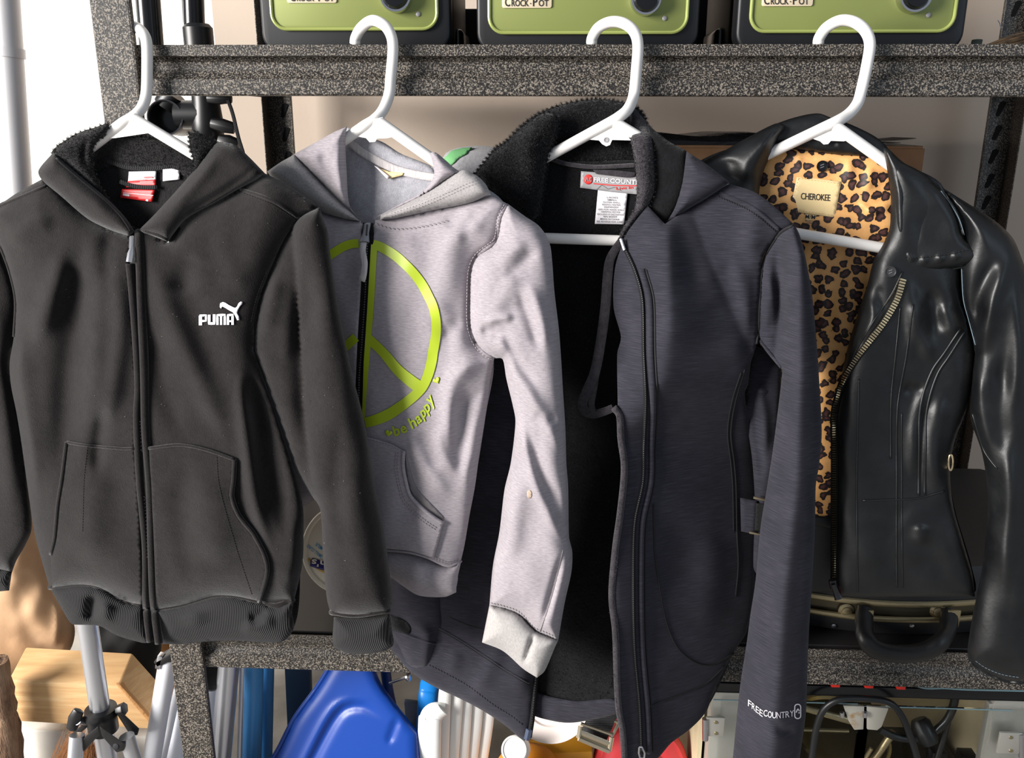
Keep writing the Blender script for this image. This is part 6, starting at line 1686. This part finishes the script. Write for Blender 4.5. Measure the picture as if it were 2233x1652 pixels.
# nested white plastic slats
ws = thing('slatted_chair_back', at(985, 1650, .06), 'white plastic slatted chair back standing below the navy jacket hem', 'chair')
M_WPL = solid('white_moulded_plastic', (232, 232, 230), .35)
slats = [([(974, 1480), (968, 1560), (960, 1855)], .0090, .060), ([(1000, 1490), (994, 1560), (972, 1850)], .0090, .066), ([(1018, 1500), (1014, 1580), (994, 1845)], .0088, .072), ([(1040, 1505), (1036, 1590), (1004, 1840)], .0092, .078), ([(1066, 1520), (1060, 1600), (1020, 1835)], .0086, .084)]
for pts, r, Y in slats:
    MB().tube(curve3([at(x, y, Y) for x, y in pts], 6), r, 14, True, ((0, -1, 0), .45)).build('slat', M_WPL, ws)
MB().tube(curve3([at(926, 1870, .05), at(930, 1600, .05), at(934, 1564, .05), at(946, 1548, .052), (at(966, 1548, .056))], 6), .0120, 16, True, ((0, -1, 0), .5)).build('side_rail', M_WPL, ws)
MB().tube(curve3([at(944, 1872, .046), at(946, 1600, .046), at(950, 1562, .048), at(966, 1546, .05)], 6), .0100, 16, True, ((0, -1, 0), .5)).build('inner_rail', M_WPL, ws)

# white dish, orange jug, red bowl, ratchet strap
o = thing('white_dish', at(1215, 1560, .10), 'large white round dish leaning under the open softshell jacket', 'dish')
ax = Vector((-.15, -1, .55)).normalized()
MB().lathe([(0, -.006), (.038, -.005), (.040, -.001), (.052, .002), (.058, .008), (.060, .008), (.060, .004), (.053, -.006), (.040, -.014), (0, -.016)], at(1200, 1520, .09), ax, 64).build('dish', solid('white_glazed_plastic', (240, 228, 222), .35), o)
oj = thing('orange_jug', at(1130, 1660, .05), 'orange plastic jug with a round white cap at the bottom centre', 'jug')
M_ORANGE = solid('orange_plastic', (224, 146, 44), .4)
cj = at(1150, 1702, .07)
MB().lathe([(0, .046), (.022, .045), (.040, .034), (.050, .016), (.052, -.01), (.050, ZF - cj[2] + .006), (.044, ZF - cj[2] + .001), (0, ZF - cj[2] + .001)], cj, (0, 0, 1), 44).build('jug_body', M_ORANGE, oj)
ck = MB().lathe([(.0185, -.03), (.0185, -.002), (.0172, .0), (.0160, .0008), (.0155, -.0006), (0, -.0006)], at(1122, 1634, .025), (-.12, -1, .75), 40).build('cap', solid('white_cap_plastic', (236, 234, 230), .4), oj)
o = quad_prism('yellow_box', [(1150, 1644), (1292, 1638), (1294, 1818), (1156, 1818)], .105, .20, solid('amber_card', (214, 150, 40), .5))
tag(o, 'small amber box wedged between the orange jug and the red bowl', 'box')
o = quad_prism('low_crate', [(1330, 1770), (1490, 1768), (1480, 1838), (1330, 1840)], .09, .20, M_WOOD)
tag(o, 'low pale wooden crate carrying the coral red bowl, at the bottom edge', 'crate')
rb_ = thing('red_bowl', at(1400, 1660, .08), 'coral red round plastic bowl behind the tip of the softshell jacket', 'bowl')
M_CORAL = solid('coral_red_plastic', (208, 58, 62), .42)
MB().lathe([(0, .012), (.030, .012), (.034, .008), (.050, .008), (.056, .004), (.062, .004), (.068, -.004), (.070, -.012), (.066, -.05), (0, -.055)], at(1400, 1678, .10), (.05, -1, .45), 72).build('bowl', M_CORAL, rb_)
rs = thing('ratchet_strap', at(1300, 1590, .05), 'black webbing strap with a pale metal buckle in front of the red bowl', 'strap')
M_WEB = MT('black_webbing', (34, 34, 36), .8); wv_ = M_WEB.coord('Object', (1, 1, 1)); M_WEB.color(M_WEB.ramp(M_WEB.math('MULTIPLY', M_WEB.wave(200, 'X', wv_), M_WEB.wave(160, 'Z', wv_)), [(.3, (22, 22, 24)), (.75, (96, 96, 98))])); M_WEB = M_WEB.m
A_ = [at(1350, 1460, .06), at(1330, 1520, .055), at(1316, 1556, .05), at(1300, 1592, .04)]
MB().tube(curve3(A_ + [at(1292, 1606, .038)], 5), .019, 10, True, ((0, -.9, .4), .10)).build('webbing', M_WEB, rs)
M_BUCK = solid('pale_steel', (206, 194, 170), .3, .9)
bq = [at(1266, 1582, .03), at(1262, 1608, .024), at(1328, 1636, .024), at(1334, 1606, .03)]
bkl = MB().tube([bq[0], bq[1]], .0035, 10).tube([bq[3], bq[2]], .0035, 10).build('buckle_side', M_BUCK, rs)
MB().tube([bq[0] + np.array([0, 0, .004]), bq[3] + np.array([0, 0, .004])], .0022, 10).build('buckle_bar', M_BUCK, rs)
MB().tube([at(1264, 1598, .026), at(1330, 1624, .026)], .0055, 8, True, ((0, -1, 0), .35)).build('buckle_plate', M_BUCK, rs)
MB().tube([bq[1], bq[2]], .0042, 10).build('buckle_lip', M_BUCK, rs)
MB().tube(curve3([bq[3], at(1342, 1590, .035), at(1348, 1576, .04), at(1340, 1572, .042)], 5), .0022, 8).build('buckle_wire', M_BUCK, rs)

# glass-fronted popcorn machine
YG = 0.045
pm = thing('popcorn_machine', at(1880, 1650, .2), 'glass-fronted popcorn machine with metal frame standing under the rack at right', 'popcorn machine')
M_FRAME = solid('satin_aluminium', (190, 188, 180), .4, .6)
M_GLASS = MT('door_glass', (252, 254, 253), .0); M_GLASS.b.inputs['Transmission Weight'].default_value = 1.0; M_GLASS.b.inputs['IOR'].default_value = 1.12; M_GLASS = M_GLASS.m
M_GLASSEDGE = solid('glass_edge', (120, 150, 158), .2)
M_CABIN = solid('cream_cabinet_panel', (206, 192, 158), .6, var=.08)
zb = ZF + .10
def gbox(name, x0, y0, x1, y1, Y0, Y1, mat, par=pm, bevel=.001):
    A = at(x0, y0, Y0); B_ = at(x1, y1, Y0)
    return MB().box(((A[0] + B_[0]) / 2, (Y0 + Y1) / 2, (A[2] + B_[2]) / 2), (abs(B_[0] - A[0]), Y1 - Y0, abs(A[2] - B_[2])), None).build(name, mat, par, bevel=bevel)
xl0, xr0 = at(1545, 1600, YG)[0], at(2300, 1600, YG)[0]
gbox('top_rail', 1545, 1488, 2320, 1532, YG + .004, YG + .035, M_GLOSSBLACK)
gbox('roof', 1545, 1486, 2320, 1494, YG + .030, YG + .40, M_GLOSSBLACK)
gbox('post', 1553, 1508, 1589, 1880, YG + .012, YG + .034, M_FRAME)
gbox('post', 2170, 1524, 2214, 1880, YG + .012, YG + .034, M_FRAME)
MB().box(((xl0 + xr0) / 2, YG + .16, ZF + .02), (xr0 - xl0, .30, .04)).build('base', M_GLOSSBLACK, pm, bevel=.002)
gbox('trim_strip', 2158, 1534, 2168, 1740, YG + .014, YG + .024, M_FRAME)
A = at(1545, 1600, YG); B_ = at(2320, 1600, YG)
MB().box(((A[0] + B_[0]) / 2, YG + .30, (ZF - .79) / 2), (B_[0] - A[0], .006, -.79 - ZF)).build('back_panel', M_CABIN, pm)
MB().box((A[0] - .003, YG + .17, (ZF - .79) / 2), (.006, .27, -.79 - ZF)).build('side_panel', M_CABIN, pm)
MB().box((B_[0] + .003, YG + .17, (ZF - .79) / 2), (.006, .27, -.79 - ZF)).build('side_panel', M_CABIN, pm)
for x0, x1 in ((1556, 1872), (1878, 2210)):
    y0 = 1525 + (x0 - 1556) * .043
    g = gbox('glass_door', x0, y0, x1, 1740, YG - .002, YG + .002, M_GLASS, bevel=0)
    e0, e1 = at(x0, y0, YG - .0021), at(x1, y0, YG - .0021)
    MB().tube([e0, np.array([e1[0], e1[1], e0[2]])], .0008, 6).build('glass_edge', M_GLASSEDGE, g)
def pull(pts):
    P = [at(x, y, YG - .004) for x, y in pts]
    c = P[0]
    poly = [(p[0] - c[0], p[2] - c[2]) for p in P]
    return MB().prism(poly, (c[0], YG - .006, c[2]), (1, 0, 0), (0, 0, 1), (0, 1, 0), .0035).build('door_pull', M_RUSTY, pm, bevel=.0008)
M_RUSTY = MT('spotted_steel', (196, 192, 180), .45, .5); M_RUSTY.color(M_RUSTY.ramp(M_RUSTY.noise(45, 4), [(.60, (200, 197, 186)), (.72, (176, 146, 104))])); M_RUSTY = M_RUSTY.m
pull([(1838, 1536), (1884, 1538), (1882, 1588), (1862, 1589), (1850, 1570)])
pull([(1890, 1538), (1937, 1542), (1922, 1582), (1912, 1590), (1890, 1588)])
for x in (1836, 1886):
    MB().tube([at(x, 1552, YG - .008), at(x, 1562, YG - .008)], .0030, 10).build('pull_pin', M_SILVER, pm)
def hinge(x0, y0, x1, y1, side):
    h_ = gbox('hinge', x0, y0, x1, y1, YG - .006, YG - .002, M_FRAME)
    xk = x0 - 3 if side < 0 else x1 + 6
    MB().tube([at(xk, y0 + 2, YG - .005), at(xk, y1 + 6, YG - .005)], .0042, 14).build('hinge_pin', M_SILVER, h_)
    for yy in (y0 + 10, y1 - 8):
        MB().lathe([(.0026, 0), (.0022, .0012), (0, .0018)], at((x0 * .45 + x1 * .55), yy, YG - .006), (0, -1, .1), 14).build('screw', M_BRASS, h_)
hinge(1541, 1564, 1578, 1606, -1)
hinge(2182, 1597, 2222, 1644, 1)
for x, y in ((1823, 1494), (1896, 1496), (1966, 1499)):
    gbox('red_clip', x - 9, y - 5, x + 9, y + 5, YG - .004, YG + .006, solid('red_plastic', (220, 44, 30), .4), bevel=.001)
MB().tube(curve3([at(1985, 1492, YG - .003), at(2020, 1500, YG - .004), at(2060, 1500, YG - .004), at(2110, 1503, YG - .003), at(2240, 1506, YG - .002)], 6), .0012, 8).build('clear_tubing', M_GLASSEDGE, pm)
# kettle, supports and cable inside
kt = MB().lathe([(0, .0), (.05, .001), (.072, .006), (.074, .010), (.070, .012), (.066, -.01), (.064, -.075), (.052, -.082), (0, -.084)], at(1830, 1606, YG + .15), (.05, -.2, 1), 56).build('kettle', solid('steel_kettle', (200, 186, 150), .25, .95), pm)
MB().tube([at(1745, 1540, YG + .12), at(1838, 1566, YG + .11), at(1860, 1572, YG + .11)], .0052, 10, True, ((0, -1, .4), .5)).build('kettle_rim', M_BRASS, kt)
MB().tube([at(1700, 1588, YG + .11), at(1850, 1592, YG + .11)], .0030, 10).build('support_rod', M_BRASS, pm)
MB().tube([at(1948, 1594, YG + .08), at(1880, 1690, YG + .08)], .0055, 12).build('support_rod', M_BRASS, pm)
MB().tube(curve3([at(1872, 1630, YG + .07), at(1884, 1652, YG + .07), at(1900, 1630, YG + .07)], 6), .003, 8).build('bent_wire', M_BRASS, pm)
M_CABLE = solid('black_cable', (22, 24, 26), .4)
MB().tube(curve3([at(1768, 1700, .030), at(1772, 1640, .030), at(1782, 1580, .028), at(1800, 1542, .026), at(1835, 1524, .024), at(1890, 1523, .024), at(1940, 1532, .022), at(1966, 1560, .020), at(1984, 1602, .020), at(2000, 1652, .020), at(2010, 1720, .020)], 8), .0043, 12).build('power_cable', M_CABLE, pm)
MB().tube(curve3([at(1918, 1588, YG + .05), at(1950, 1604, YG + .05), at(1985, 1609, YG + .05), at(2025, 1600, YG + .05), at(2060, 1574, YG + .05), at(2078, 1540, YG + .05), at(2084, 1510, YG + .05)], 6), .0055, 12).build('power_cable', M_CABLE, pm)
MB().tube(curve3([at(2074, 1545, YG + .05), at(2060, 1600, YG + .06), at(2044, 1650, YG + .06), at(2036, 1700, YG + .06)], 6), .0040, 10).build('power_cable', M_CABLE, pm)
MB().lathe([(.010, 0), (.014, .006), (.014, .03), (.010, .036)], at(2002, 1566, YG + .06), (.4, -.5, -.8), 20).build('lamp_socket', M_BLACKPLASTIC, pm)
for x, y in ((2046, 1655), (2110, 1662)):
    gbox('switch', x - 12, y - 14, x + 12, y + 40, YG + .10, YG + .12, M_BLACKPLASTIC)
nt = gbox('notice', 2030, 1592, 2150, 1700, YG + .295, YG + .298, solid('tan_notice', (172, 156, 122), .7), bevel=0)
Gn = Plane((0, YG + .2945, 0)); fn_ = Relief(0.0)
for i, ln in enumerate(('Making a Perfect', 'Batch of Popcorn', "Couldn't be Easier")):
    text('lettering', Gn, fn_, ln, (2088, 1606 + i * 8), (2143, 1606.5 + i * 8), 5.5, M_INK, nt, 0, .008)
strokes('print_line', Gn, fn_, [([(2040, 1625), (2143, 1626)], 1.2)], M_INK, nt, .0002)
strokes('fan_emblem', Gn, fn_, [([(2062 + 22 * math.cos(a), 1612 - 14 * math.sin(a)), (2062 + 6 * math.cos(a), 1612 - 4 * math.sin(a))], 2.2) for a in np.linspace(.2, 2.94, 7)], M_INK, nt, .0002)
